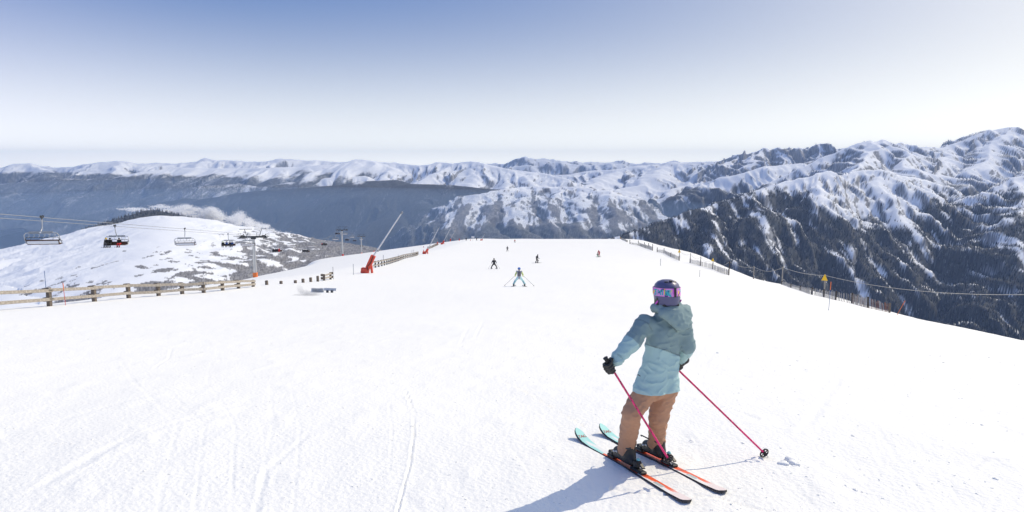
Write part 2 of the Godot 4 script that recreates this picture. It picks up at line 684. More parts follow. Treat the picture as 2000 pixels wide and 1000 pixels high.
func land_tint(p: Vector3, nrm: Vector3, seed: int) -> Color:
	var s: float = job.scale
	var n2 := noise_d.get_noise_2d(p.x / s * 2.4 + 5.0, p.z / s * 1.3)
	var mix := (seed * 2654435761) & 0xffffffff
	mix = ((mix ^ (mix >> 15)) * 2246822519) & 0xffffffff
	mix = ((mix ^ (mix >> 13)) * 3266489917) & 0xffffffff
	var bit := float((mix ^ (mix >> 16)) & 0xffff) / 65535.0
	var c := SNOW
	# bare rock where it is steep
	if nrm.y < job.rock + 0.22:
		var crag := noise_a.get_noise_2d(p.x / s * 3.0 + 13.0, p.z / s * 0.9)
		var rk: float = smoothstep(job.rock + 0.04, job.rock - 0.04, nrm.y + n2 * 0.08 - (crag - 0.3) * 0.20)
		c = c.lerp(ROCK, rk * (0.60 + 0.40 * bit))
	if job.get("heath", 0.0) > 0.0:
		var hf: float = job.get("heath_fine", 1.0)
		var n3 := noise_b.get_noise_2d(p.x / s * 0.9 * hf + 9.0, p.z / s * job.get("heath_long", 0.45) * hf + 4.0) * 1.1
		var v: float = job.heath * smoothstep(0.08, 0.16, n3 + n2 * 0.35 + (bit - 0.5) * 0.12 + (job.heath_top - p.y) / job.heath_soft + (p.x - job.get("heath_x", 0.0)) * job.get("heath_dx", 0.0))
		c = c.lerp(HEATH.lerp(Color(0.045, 0.042, 0.045), bit * 0.8), v * (0.75 + 0.25 * bit))
	var w := wooded(p, nrm)
	var dust: float = job.get("dust", 0.10)
	if w > 0.0:
		var k := clampf(w * 1.5 - bit * 0.5, 0.0, 1.0)
		c = c.lerp(FOREST.lerp(SNOW, dust * (0.3 + 1.4 * bit * bit)), k)
	if job.get("fields", 0.0) > 0.0:
		var q := noise_d.get_noise_2d(p.x * 0.0022 + 3.0, p.z * 0.0011)
		var v: float = smoothstep(0.30, 0.40, q + n2 * 0.25) * smoothstep(job.floor + 190.0, job.floor + 70.0, p.y) * job.fields
		c = c.lerp(SNOW, v)
	return c

func build_mountains():
	# the valley floor that everything stands on, out past the farthest range
	mountain("valley_floor", "dark hazy valley floor with patches of snowy fields", {"span": [-2600, 4600], "depth": [900.0, 28500.0], "size": [320, 76], "ridges": [[0.3, [[-2000, 900, 3000.0], [-1900, 900, 3000.0]]]],
		"scale": 700.0, "warp": 0.3, "round": 10.0, "cut": 0.0, "rough": 8.0, "floor": -670.0, "floor_rough": 70.0, "rock": 0.2, "tree": 0.0, "tree_soft": 400.0, "fields": 1.0, "dust": 0.06})
	mountain("far_range", "pale blue far range on the horizon at the centre", {"span": [850, 1500], "depth": [23000.0, 29500.0], "size": [360, 60], "spurs": [0.7, 1.0], "spur_from": 12, "scale": 1300.0, "warp": 0.4, "round": 8.0, "cut": 520.0, "rough": 45.0, "crest": 0.5, "floor": -800.0, "rock": 0.74, "tree": -500.0, "tree_soft": 300.0,
		"ridges": [[0.42, [[850, 326, 30000.0], [930, 321, 29000.0], [985, 316, 28500.0], [1010, 309, 28000.0], [1050, 309, 28000.0], [1075, 307, 28000.0], [1110, 311, 28000.0], [1150, 317, 28500.0], [1200, 315, 29000.0], [1250, 320, 29000.0], [1320, 317, 30000.0], [1420, 318, 30000.0], [1500, 320, 30000.0]]],
			[0.42, [[1000, 322, 25000.0], [1090, 318, 25000.0], [1130, 322, 25500.0], [1180, 322, 25000.0], [1240, 326, 25000.0]]]]})
	mountain("white_range", "long white snow range along the left horizon", {"span": [-160, 760], "depth": [11500.0, 20000.0], "size": [450, 90], "spurs": [1.1, 1.8], "spur_from": 26, "wings": [1300, 0], "scale": 900.0, "warp": 0.35, "round": 30.0, "cut": 250.0, "rough": 12.0, "crest": 0.32, "floor": -850.0, "rock": 0.62, "tree": -165.0, "tree_n": 1.7, "lanes": 0.4, "tree_soft": 60.0, "dust": 0.16,
		"ridges": [[0.32, [[-160, 330, 17500.0], [-50, 329, 17500.0], [0, 326, 17500.0], [40, 321, 17500.0], [65, 319, 17500.0], [90, 327, 17500.0], [150, 325, 17000.0], [190, 319, 16500.0], [230, 315, 16500.0], [265, 319, 16500.0], [300, 317, 16500.0], [330, 320, 16500.0], [360, 318, 16000.0], [382, 315, 16000.0], [402, 307, 16000.0], [420, 315, 16000.0], [450, 314, 15500.0], [480, 317, 15500.0], [520, 315, 15000.0], [545, 309, 15000.0], [580, 314, 15000.0], [610, 313, 15000.0], [640, 316, 15000.0], [700, 316, 15000.0], [760, 322, 15000.0]]],
			[0.36, [[230, 316, 16500.0], [215, 335, 14200.0], [200, 352, 12800.0]]], [0.36, [[402, 309, 16000.0], [385, 330, 14000.0], [370, 350, 12500.0]]], [0.36, [[545, 311, 15000.0], [505, 335, 13300.0], [470, 352, 12300.0]]], [0.36, [[65, 320, 17500.0], [85, 340, 15000.0], [110, 350, 13500.0]]],
			[0.36, [[480, 318, 15500.0], [455, 335, 13900.0], [430, 348, 12800.0]]], [0.36, [[610, 314, 15000.0], [590, 335, 13300.0], [560, 350, 12300.0]]]]})
	mountain("wooded_range", "broad blue wooded mountainside across the left valley", {"span": [-160, 820], "depth": [6200.0, 13500.0], "size": [430, 115], "calm": true, "spurs": [1.8, 2.2], "spur_from": 16, "wings": [1300, 0], "scale": 620.0, "stretch": 0.22, "ribs": 0.25, "warp": 0.3, "round": 50.0, "cut": 120.0, "rough": 2.0, "crest": 0.15, "floor": -850.0, "rock": 0.3, "tree": -150.0, "tree_soft": 110.0, "dust": 0.14, "lanes": 0.3, "fields": 0.8,
		"ridges": [[0.27, [[-160, 362, 11500.0], [0, 360, 11500.0], [60, 357, 11500.0], [135, 349, 11500.0], [200, 350, 11500.0], [260, 342, 11200.0], [310, 331, 11500.0], [350, 327, 12000.0], [400, 329, 12000.0], [460, 329, 11800.0], [520, 328, 11500.0], [580, 326, 11500.0], [650, 320, 11500.0], [690, 311, 11300.0], [712, 312, 11200.0], [745, 316, 11500.0], [820, 325, 11500.0]]],
			[0.30, [[135, 350, 11500.0], [190, 385, 9300.0], [250, 430, 7300.0]]], [0.30, [[310, 333, 11500.0], [345, 368, 9300.0], [330, 395, 8300.0]]], [0.30, [[10, 362, 11500.0], [60, 400, 9000.0], [70, 450, 7000.0]]], [0.30, [[460, 331, 11800.0], [430, 360, 9500.0], [400, 380, 8600.0]]], [0.30, [[580, 327, 11500.0], [520, 357, 9400.0], [470, 370, 8700.0]]],
			[0.36, [[-120, 462, 5900.0], [0, 448, 6300.0], [110, 430, 7000.0], [220, 413, 7700.0], [310, 398, 8300.0]]],
			[0.45, [[690, 312, 11300.0], [675, 330, 10300.0], [655, 355, 9200.0]]], [0.45, [[712, 313, 11200.0], [735, 335, 10300.0], [770, 352, 9600.0]]]]})
	mountain("speckled_ridge", "snow speckled wooded ridge behind the dark ridge on the left", {"span": [160, 760], "depth": [6600.0, 10500.0], "size": [380, 80], "calm": true, "scale": 480.0, "stretch": 0.3, "ribs": 0.3, "warp": 0.35, "round": 50.0, "cut": 110.0, "rough": 3.0, "crest": 0.15, "floor": -850.0, "rock": 0.3, "tree": -215.0, "tree_soft": 130.0, "dust": 0.34, "lanes": 0.6, "fields": 0.5,
		"ridges": [[0.36, [[160, 425, 7600.0], [230, 402, 8100.0], [300, 389, 8500.0], [345, 377, 8700.0], [390, 366, 8800.0], [455, 359, 8900.0], [510, 366, 8900.0], [570, 358, 9200.0], [640, 348, 9400.0], [700, 344, 9500.0]]],
			[0.40, [[455, 361, 8900.0], [430, 378, 8000.0], [400, 395, 7300.0]]], [0.40, [[570, 360, 9200.0], [540, 375, 8300.0], [500, 388, 7600.0]]]]})
	mountain("rounded_range", "rounded white ridges in the middle distance at the centre", {"span": [640, 1240], "depth": [6600.0, 12500.0], "size": [410, 120], "spurs": [1.3, 1.6], "spur_from": 11, "scale": 420.0, "warp": 0.35, "round": 50.0, "cut": 130.0, "rough": 4.0, "crest": 0.1, "floor": -850.0, "rock": 0.72, "tree": -400.0, "tree_soft": 100.0, "dust": 0.12,
		"ridges": [[0.42, [[700, 318, 11500.0], [760, 317, 11200.0], [820, 323, 10800.0], [850, 317, 10800.0], [880, 319, 10600.0], [915, 315, 10300.0], [945, 320, 10000.0], [1000, 331, 9600.0], [1050, 338, 9300.0], [1100, 347, 9000.0], [1130, 365, 8600.0], [1150, 385, 8200.0]]],
			[0.45, [[880, 320, 10600.0], [850, 338, 9500.0], [820, 355, 8600.0]]], [0.45, [[915, 316, 10300.0], [920, 342, 9200.0], [915, 362, 8300.0]]], [0.45, [[960, 324, 9900.0], [985, 348, 9000.0], [985, 365, 8300.0]]], [0.45, [[1020, 334, 9500.0], [1040, 352, 8700.0], [1060, 370, 8100.0]]], [0.45, [[770, 317, 11200.0], [760, 335, 10000.0], [735, 355, 9000.0]]]]})
	mountain("rolling_range", "rolling snow covered heights right of the centre", {"span": [1060, 1620], "depth": [5300.0, 13500.0], "size": [400, 140], "spurs": [1.5, 1.7], "spur_from": 11, "scale": 520.0, "warp": 0.4, "round": 50.0, "cut": 160.0, "rough": 5.0, "crest": 0.15, "floor": -850.0, "rock": 0.74, "tree": -500.0, "tree_soft": 90.0, "dust": 0.2, "fields": 1.0,
		"ridges": [[0.33, [[1060, 345, 12500.0], [1110, 341, 12000.0], [1150, 334, 12000.0], [1200, 331, 11500.0], [1250, 324, 11500.0], [1300, 317, 11000.0], [1350, 317, 11000.0], [1400, 315, 10500.0], [1450, 309, 10500.0], [1520, 312, 10500.0], [1620, 318, 10500.0]]],
			[0.36, [[1200, 332, 11500.0], [1180, 352, 9800.0], [1150, 366, 8800.0]]], [0.36, [[1300, 318, 11000.0], [1270, 345, 9200.0], [1215, 372, 7800.0], [1180, 400, 6900.0]]], [0.36, [[1400, 316, 10500.0], [1350, 348, 8800.0], [1300, 378, 7400.0], [1250, 410, 6500.0]]], [0.36, [[1450, 310, 10500.0], [1440, 335, 9000.0], [1400, 350, 8000.0]]]]})
	mountain("jagged_range", "jagged white peaks on the skyline left of the main peak", {"span": [1360, 1800], "depth": [6000.0, 10500.0], "size": [400, 130], "spurs": [0.9, 2.0], "spur_from": 15, "scale": 360.0, "warp": 0.35, "round": 6.0, "cut": 225.0, "rough": 8.0, "ribs": 0.55, "crest": 0.24, "floor": -850.0, "rock": 0.77, "tree": -330.0, "tree_soft": 120.0, "dust": 0.2,
		"ridges": [[0.55, [[1360, 325, 9000.0], [1400, 316, 8800.0], [1440, 303, 8500.0], [1470, 296, 8400.0], [1492, 288, 8400.0], [1505, 292, 8400.0], [1522, 288, 8400.0], [1545, 296, 8400.0], [1562, 288, 8300.0], [1578, 291, 8300.0], [1610, 281, 8200.0], [1640, 291, 8200.0], [1660, 288, 8200.0], [1682, 284, 8200.0], [1720, 290, 8300.0], [1800, 292, 8300.0]]],
			[0.6, [[1492, 289, 8400.0], [1470, 315, 7500.0], [1440, 335, 6900.0]]], [0.6, [[1522, 289, 8400.0], [1530, 315, 7500.0], [1520, 335, 6900.0]]], [0.6, [[1610, 282, 8200.0], [1590, 310, 7300.0], [1560, 325, 6800.0]]], [0.6, [[1440, 304, 8500.0], [1420, 325, 7500.0]]], [0.6, [[1660, 289, 8200.0], [1650, 312, 7400.0]]]]})
	mountain("dark_ridge", "dark wooded ridge on the left behind the low cloud", {"span": [280, 1080], "depth": [4000.0, 8000.0], "size": [480, 110], "calm": true, "spurs": [1.2, 1.8], "spur_from": 19, "scale": 420.0, "stretch": 0.22, "ribs": 0.2, "warp": 0.3, "round": 60.0, "cut": 60.0, "rough": 1.5, "crest": 0.12, "floor": -850.0, "rock": 0.3, "tree": -60.0, "tree_soft": 110.0, "dust": 0.05, "lanes": 0.15, "fields": 0.9,
		"ridges": [[0.33, [[280, 402, 7000.0], [322, 395, 7000.0], [345, 388, 7000.0], [380, 391, 6900.0], [430, 386, 6800.0], [480, 377, 6800.0], [540, 371, 6700.0], [600, 367, 6600.0], [660, 362, 6600.0], [720, 355, 6800.0], [780, 352, 7000.0]]],
			[0.36, [[520, 425, 5000.0], [545, 408, 5300.0], [600, 391, 5500.0], [660, 378, 5600.0], [720, 368, 5700.0], [790, 360, 5900.0], [870, 362, 5900.0], [950, 368, 5900.0], [1010, 372, 6000.0], [1080, 385, 6000.0]]],
			[0.36, [[800, 361, 5900.0], [780, 395, 5000.0], [760, 425, 4600.0]]], [0.36, [[900, 364, 5900.0], [860, 400, 4900.0], [830, 430, 4500.0]]]]})
	mountain("gully_hill", "snowy hill scored by brown gullies below the centre of the skyline", {"span": [760, 1360], "depth": [3000.0, 5600.0], "size": [460, 150], "scale": 210.0, "warp": 0.5, "round": 30.0, "cut": 46.0, "rough": 2.0, "ribs": 0.5, "crest": 0.05, "stretch": 0.25, "floor": -800.0, "rock": 0.78, "tree": -345.0, "tree_soft": 60.0, "dust": 0.15, "fields": 0.7, "heath": 0.92, "heath_top": -255.0, "heath_soft": 230.0, "heath_fine": 2.4, "heath_long": 0.12,
		"ridges": [[0.48, [[835, 440, 4300.0], [870, 418, 4400.0], [895, 396, 4500.0], [925, 381, 4600.0], [960, 373, 4700.0], [1000, 369, 4800.0], [1040, 365, 4900.0], [1090, 365, 4800.0], [1135, 366, 4700.0], [1180, 372, 4500.0], [1215, 384, 4400.0], [1245, 402, 4300.0], [1270, 425, 4200.0], [1300, 450, 4100.0]]],
			[0.55, [[925, 383, 4600.0], [905, 415, 4100.0], [875, 450, 3700.0]]], [0.55, [[985, 372, 4750.0], [960, 410, 4150.0], [955, 455, 3700.0]]], [0.55, [[1040, 367, 4900.0], [1015, 405, 4200.0], [1010, 455, 3700.0]]], [0.55, [[1090, 367, 4800.0], [1075, 405, 4150.0], [1080, 455, 3700.0]]], [0.55, [[1135, 368, 4700.0], [1140, 405, 4100.0], [1140, 450, 3700.0]]], [0.55, [[1180, 374, 4500.0], [1195, 410, 4000.0], [1205, 445, 3700.0]]]]})
	mountain("side_ridge", "half wooded side ridge in front of the jagged peaks", {"span": [1180, 1720], "depth": [4200.0, 7200.0], "size": [420, 130], "scale": 300.0, "warp": 0.35, "round": 25.0, "cut": 110.0, "rough": 4.0, "crest": 0.1, "floor": -850.0, "rock": 0.55, "tree": -190.0, "tree_soft": 100.0, "dust": 0.08, "lanes": 0.6, "fields": 1.0,
		"ridges": [[0.42, [[1200, 450, 5000.0], [1262, 425, 5100.0], [1330, 392, 5300.0], [1380, 362, 5500.0], [1420, 345, 5700.0], [1460, 335, 5800.0], [1500, 325, 6000.0], [1550, 319, 6200.0], [1590, 328, 6200.0], [1650, 320, 6200.0], [1720, 312, 6200.0]]],
			[0.5, [[1460, 337, 5800.0], [1440, 370, 5200.0], [1400, 400, 4800.0]]], [0.5, [[1520, 323, 6100.0], [1530, 350, 5400.0]]]]})
	mountain("main_peak", "main white peaks towering over the right side", {"span": [1440, 2360], "depth": [3300.0, 6500.0], "size": [510, 150], "spurs": [1.3, 2.2], "spur_from": 20, "wings": [0, 1000], "wing_ridge": 1, "scale": 300.0, "warp": 0.3, "round": 5.0, "cut": 140.0, "rough": 4.0, "ribs": 0.42, "crest": 0.10, "floor": -800.0, "rock": 0.73, "tree": -115.0, "tree_soft": 70.0, "dust": 0.12, "tree_n": 1.3,
		"ridges": [[0.62, [[1440, 390, 4300.0], [1500, 365, 4400.0], [1560, 335, 4500.0], [1620, 304, 4600.0], [1680, 279, 4600.0], [1705, 274, 4600.0], [1722, 277, 4600.0], [1738, 271, 4650.0], [1752, 282, 4700.0], [1775, 290, 4700.0], [1800, 286, 4800.0], [1830, 289, 4900.0], [1850, 286, 5000.0]]],
			[0.50, [[1830, 290, 4900.0], [1860, 277, 5000.0], [1900, 265, 5100.0], [1935, 252, 5200.0], [1968, 248, 5200.0], [1990, 254, 5200.0], [2060, 272, 5200.0], [2200, 290, 5000.0], [2360, 300, 5000.0]]],
			[0.62, [[1705, 276, 4600.0], [1690, 310, 4000.0], [1660, 333, 3700.0]]], [0.62, [[1738, 273, 4650.0], [1770, 305, 4100.0], [1800, 335, 3700.0]]], [0.5, [[1850, 288, 5000.0], [1830, 320, 4300.0], [1850, 345, 3900.0]]], [0.5, [[1968, 250, 5200.0], [1930, 300, 4500.0], [1900, 335, 4000.0]]], [0.5, [[2060, 273, 5200.0], [2040, 320, 4300.0], [2000, 350, 3800.0]]]]})
	mountain("pyramid_peak", "steep pyramid mountain with dark forest and snow lanes on the right", {"span": [1120, 2460], "depth": [1250.0, 3700.0], "size": [650, 235], "spurs": [1.5, 2.6], "spur_from": 18, "wings": [0, 1000], "wing_ridge": 6, "scale": 150.0, "warp": 0.4, "round": 6.0, "cut": 64.0, "rough": 2.5, "ribs": 0.42, "crest": 0.05, "stretch": 0.30, "floor": -640.0, "rock": 0.66, "tree": -228.0, "tree_soft": 75.0, "tree_x": 1480.0, "tree_dx": 0.26, "dust": 0.05, "lanes": 0.9, "tree_n": 0.9,
		"ridges": [[0.60, [[1120, 490, 2500.0], [1200, 465, 2550.0], [1260, 446, 2600.0], [1330, 418, 2700.0], [1400, 399, 2800.0], [1470, 374, 2850.0], [1530, 354, 2900.0], [1580, 342, 2900.0], [1608, 334, 2950.0], [1640, 343, 3000.0], [1685, 332, 3050.0], [1712, 331, 3050.0], [1750, 342, 3050.0], [1800, 349, 3050.0], [1850, 364, 3000.0], [1890, 392, 2900.0], [1930, 428, 2750.0], [1980, 470, 2600.0], [2050, 520, 2450.0]]],
			[0.72, [[1580, 344, 2900.0], [1608, 381, 2680.0], [1646, 431, 2500.0], [1696, 500, 2320.0], [1748, 580, 2180.0]]], [0.72, [[1705, 334, 3050.0], [1726, 378, 2800.0], [1776, 455, 2530.0], [1838, 548, 2310.0]]], [0.72, [[1800, 351, 3050.0], [1852, 416, 2680.0], [1922, 505, 2400.0]]],
			[0.66, [[1470, 376, 2850.0], [1484, 418, 2520.0], [1516, 490, 2280.0]]], [0.66, [[1380, 404, 2780.0], [1394, 436, 2520.0], [1406, 490, 2280.0]]],
			[0.5, [[1900, 420, 2650.0], [1945, 372, 2750.0], [2000, 344, 2800.0], [2100, 330, 2800.0], [2300, 340, 2700.0], [2460, 380, 2600.0]]], [0.62, [[2000, 346, 2800.0], [1990, 430, 2350.0], [2000, 560, 1950.0]]], [0.62, [[2150, 335, 2800.0], [2100, 450, 2200.0], [2080, 620, 1800.0]]]]})
	forest("conifer_forest", "snow dusted conifer forest covering the lower pyramid mountain", 72000, 9.5)
	mountain("wooded_shoulder", "dark conifer covered shoulder behind the bald hill", {"span": [60, 420], "depth": [1700.0, 2700.0], "size": [200, 60], "scale": 120.0, "warp": 0.2, "round": 20.0, "cut": 10.0, "rough": 1.0, "floor": -800.0, "rock": 0.2, "tree": 500.0, "tree_soft": 60.0, "dust": 0.05,
		"ridges": [[0.35, [[90, 512, 1900.0], [150, 480, 2000.0], [200, 456, 2080.0], [250, 433, 2150.0], [280, 420, 2200.0], [302, 411, 2250.0], [325, 418, 2300.0], [360, 440, 2400.0]]]]})
	forest("shoulder_forest", "dark conifers along the shoulder behind the bald hill", 5000, 10.0)
	mountain("bald_hill", "bald snowy hill with brown heath below the chairlift", {"span": [-320, 760], "depth": [620.0, 2500.0], "size": [640, 200], "wings": [1300, 0], "scale": 120.0, "warp": 0.25, "round": 60.0, "cut": 10.0, "rough": 0.8, "ribs": 0.2, "crest": 0.02, "stretch": 0.6, "floor": -520.0, "rock": 0.2, "tree": -900.0, "tree_soft": 60.0, "dust": 0.08,
		"heath": 0.95, "heath_top": -222.0, "heath_soft": 100.0, "heath_x": -740.0, "heath_dx": 0.0024, "heath_fine": 2.6,
		"ridges": [[0.26, [[-320, 545, 1250.0], [-80, 522, 1450.0], [60, 507, 1600.0], [130, 498, 1700.0], [200, 471, 1850.0], [260, 441, 1950.0], [318, 423, 2000.0], [380, 438, 2000.0], [430, 456, 1950.0], [480, 482, 1900.0], [540, 508, 1850.0], [600, 535, 1750.0], [680, 575, 1600.0]]],
			[0.24, [[318, 426, 2000.0], [310, 475, 1500.0], [270, 550, 1050.0]]], [0.20, [[130, 506, 1700.0], [60, 566, 1150.0], [0, 620, 850.0]]], [0.26, [[430, 460, 1950.0], [480, 525, 1400.0], [500, 595, 1050.0]]]]})

func forest(called: String, label: String, count: int, tall: float):
	# conifers one by one on the mountain computed last
	var rng := RandomNumberGenerator.new()
	rng.seed = 4711
	var seen: Array[Transform3D] = []
	var tone: Array[Color] = []
	var nr := rows.size()
	var nc: int = rows[0].size()
	for k in count * 3:
		if seen.size() >= count: break
		var fi := rng.randf() * (nr - 2)
		var fc := rng.randf() * (nc - 2)
		var i := int(fi)
		var c := int(fc)
		var a: Vector3 = rows[i][c]
		var b: Vector3 = rows[i][c + 1]
		var e: Vector3 = rows[i + 1][c]
		var p: Vector3 = a + (b - a) * (fc - c) + (e - a) * (fi - i)
		var n := (b - a).cross(e - a).normalized()
		if n.y < 0: n = -n
		if p.y < job.floor + 20.0: continue
		if rng.randf() > wooded(p, n) * 0.95: continue
		var h := tall * rng.randf_range(0.55, 1.25)
		var w := h * rng.randf_range(0.30, 0.42)
		seen.append(Transform3D(Basis(Vector3.UP, rng.randf() * TAU).scaled(Vector3(w, h, w)), p - Vector3(0, 0.4, 0)))
		var dust := rng.randf()
		tone.append(FOREST.lerp(SNOW, 0.01 + 0.26 * dust * dust * dust))
	var mm := MultiMesh.new()
	mm.transform_format = MultiMesh.TRANSFORM_3D
	mm.use_colors = true
	mm.mesh = conifer_mesh()
	mm.instance_count = seen.size()
	for k in seen.size():
		mm.set_instance_transform(k, seen[k])
		mm.set_instance_color(k, tone[k])
	var o := MultiMeshInstance3D.new()
	o.multimesh = mm
	o.material_override = M.conifer
	o.name = numbered(called)
	add_child(o)
	tag(o, label, "forest", "", "stuff")

func conifer_mesh() -> ArrayMesh:
	# unit height, unit width: three ragged skirts
	var st := st_new()
	st.set_smooth_group(-1)
	for t in [[0.05, 0.55, 0.5], [0.32, 0.78, 0.36], [0.60, 1.0, 0.22]]:
		for k in 5:
			var a: float = TAU * k / 5.0 + t[0] * 3.0
			var b: float = TAU * (k + 1) / 5.0 + t[0] * 3.0
			var r: float = t[2] * (0.82 if k % 2 else 1.0)
			var r2: float = t[2] * (1.0 if k % 2 else 0.82)
			st.add_vertex(Vector3(cos(a) * r, t[0], sin(a) * r))
			st.add_vertex(Vector3(0, t[1], 0))
			st.add_vertex(Vector3(cos(b) * r2, t[0], sin(b) * r2))
	return done(st)
# ---------------------------------------------------------------- materials

func grain(seed: int, fx: float, fy: float, octaves: int, lo: float, hi: float, normal := 0.0) -> NoiseTexture2D:
	var n := FastNoiseLite.new()
	n.seed = seed
	n.frequency = fx
	n.fractal_octaves = octaves
	n.domain_warp_enabled = fy > 0.0
	n.domain_warp_amplitude = fy
	var t := NoiseTexture2D.new()
	t.width = 512
	t.height = 512
	t.seamless = true
	t.noise = n
	if normal > 0.0:
		t.as_normal_map = true
		t.bump_strength = normal
	else:
		var g := Gradient.new()
		g.set_color(0, Color(lo, lo, lo))
		g.set_color(1, Color(hi, hi, hi))
		t.color_ramp = g
	return t

func rough_wood(c: Color, scale: float) -> StandardMaterial3D:
	var m := mat(c, 0.85)
	m.albedo_texture = grain(61, 0.03, 20.0, 5, 0.55, 1.0)
	m.uv1_triplanar = true
	m.uv1_scale = Vector3(scale, scale * 0.25, scale)
	return m

func make_materials():
	M.land = mat(Color(1, 1, 1), 0.95)
	M.land.vertex_color_use_as_albedo = true
	M.conifer = mat(Color(1, 1, 1), 0.95)
	M.conifer.vertex_color_use_as_albedo = true
	M.snow = mat(Color(0.878, 0.872, 0.838), 0.75)
	M.snow.normal_enabled = true
	M.snow.normal_texture = grain(3, 0.035, 0.0, 5, 0, 1, 5.0)
	M.snow.normal_scale = 0.5
	M.snow.uv1_triplanar = true
	M.snow.uv1_world_triplanar = true
	M.snow.uv1_scale = Vector3(0.9, 0.9, 0.9)
	M.loose_snow = mat(Color(0.878, 0.872, 0.838), 0.8)
	M.cloth = mat(Color(1, 1, 1), 0.85)
	M.cloth.vertex_color_use_as_albedo = true
	M.cloth.normal_enabled = true
	M.cloth.normal_texture = grain(9, 0.06, 0.0, 3, 0, 1, 2.0)
	M.cloth.normal_scale = 0.35
	M.cloth.uv1_triplanar = true
	M.cloth.uv1_scale = Vector3(9, 9, 9)
	M.tinted = mat(Color(1, 1, 1), 0.45)
	M.tinted.vertex_color_use_as_albedo = true
	M.skin = mat(Color(0.50, 0.31, 0.23), 0.6)
	M.board = rough_wood(Color(0.62, 0.555, 0.48), 1.2)
	M.post = rough_wood(Color(0.27, 0.22, 0.175), 1.6)
	M.dark_post = rough_wood(Color(0.13, 0.115, 0.10), 1.6)
	M.paling = rough_wood(Color(0.58, 0.54, 0.48), 2.0)
	M.pale_paling = rough_wood(Color(0.82, 0.79, 0.75), 2.0)
	M.red_paling = rough_wood(Color(0.42, 0.21, 0.15), 2.0)
	M.steel = mat(Color(0.46, 0.47, 0.48), 0.42, 0.55)
	M.steel.roughness_texture = grain(15, 0.02, 0.0, 4, 0.6, 1.0)
	M.steel.uv1_triplanar = true
	M.dark_steel = mat(Color(0.06, 0.065, 0.07), 0.5, 0.3)
	M.rope = mat(Color(0.32, 0.33, 0.34), 0.6, 0.3)
	M.cord = mat(Color(0.58, 0.55, 0.48), 0.8)
	M.orange = mat(Color(0.80, 0.20, 0.045), 0.6)
	M.red = mat(Color(0.62, 0.045, 0.035), 0.5)
	M.cannon_red = mat(Color(0.70, 0.075, 0.035), 0.45)
	M.yellow = mat(Color(0.85, 0.52, 0.02), 0.5)
	M.blue_pole = mat(Color(0.03, 0.10, 0.28), 0.5)
	M.black = mat(Color(0.018, 0.018, 0.020), 0.5)
	M.rubber = mat(Color(0.022, 0.022, 0.024), 0.75)
	M.leather = mat(Color(0.020, 0.020, 0.021), 0.6)
	M.white = mat(Color(0.80, 0.80, 0.80), 0.5)
	M.grey = mat(Color(0.26, 0.28, 0.30), 0.6)
	M.lance = mat(Color(0.62, 0.63, 0.64), 0.35, 0.5)
	M.brown_seat = mat(Color(0.11, 0.055, 0.03), 0.7)
	M.teal = mat(Color(0.18, 0.48, 0.52), 0.5)
	M.net = mat(Color(0.50, 0.47, 0.42), 0.9)
	M.print_red = mat(Color(0.55, 0.12, 0.09), 0.5)
	M.edge = mat(Color(0.25, 0.25, 0.26), 0.35, 0.7)
# ---------------------------------------------------------------- bodies: a field of tapered bones, meshed as surface nets

var field := PackedFloat32Array()
var field_k := 0.03
var field_cut: Array = []
var field_fold := 0.0
var field_cloth := false
var field_fold_size := 9.0

func field_at(x: float, y: float, z: float) -> float:
	var d := 1e3
	var n := field.size()
	var i := 0
	var k := field_k
	while i < n:
		var px := x - field[i]
		var py := y - field[i + 1]
		var pz := z - field[i + 2]
		var dx := field[i + 4]
		var dy := field[i + 5]
		var dz := field[i + 6]
		var t := clampf((px * dx + py * dy + pz * dz) * field[i + 8], 0.0, 1.0)
		px -= dx * t
		py -= dy * t
		pz -= dz * t
		var e := sqrt(px * px + py * py + pz * pz) - field[i + 3] - field[i + 7] * t
		var g := k - absf(d - e)
		d = minf(d, e)
		if g > 0.0: d -= g * g * 0.25 / k
		i += 9
	if field_fold > 0.0 and d < 0.05 + field_fold * 2.0:
		var f := field_fold_size
		if field_cloth:
			# creases: thin ridges that run across the pull of the cloth
			var r := 1.0 - 2.6 * absf(noise_c.get_noise_3d(x * f * 0.75 + y * f * 0.5, y * f * 1.25 - x * f * 0.3, z * f * 0.75))
			if r > 0.0: d -= field_fold * r * r
			d += field_fold * 0.35 * noise_c.get_noise_3d(x * f * 0.4 + 9.0, y * f * 0.4, z * f * 0.4)
		else:
			d += field_fold * (absf(fine_noise.get_noise_3d(x * f, y * f * 1.5, z * f)) * 2.0 - 0.35)
	for c in field_cut:
		d = maxf(d, c.x * x + c.y * y + c.z * z - c.w)
	return d

func field_set(bones: Array):
	# bone: [a, radius at a, b, radius at b, colour]
	field = PackedFloat32Array()
	for b in bones:
		var a: Vector3 = b[0]
		var v: Vector3 = b[2] - b[0]
		field.append_array([a.x, a.y, a.z, b[1], v.x, v.y, v.z, b[3] - b[1], 1.0 / maxf(v.length_squared(), 1e-9)])

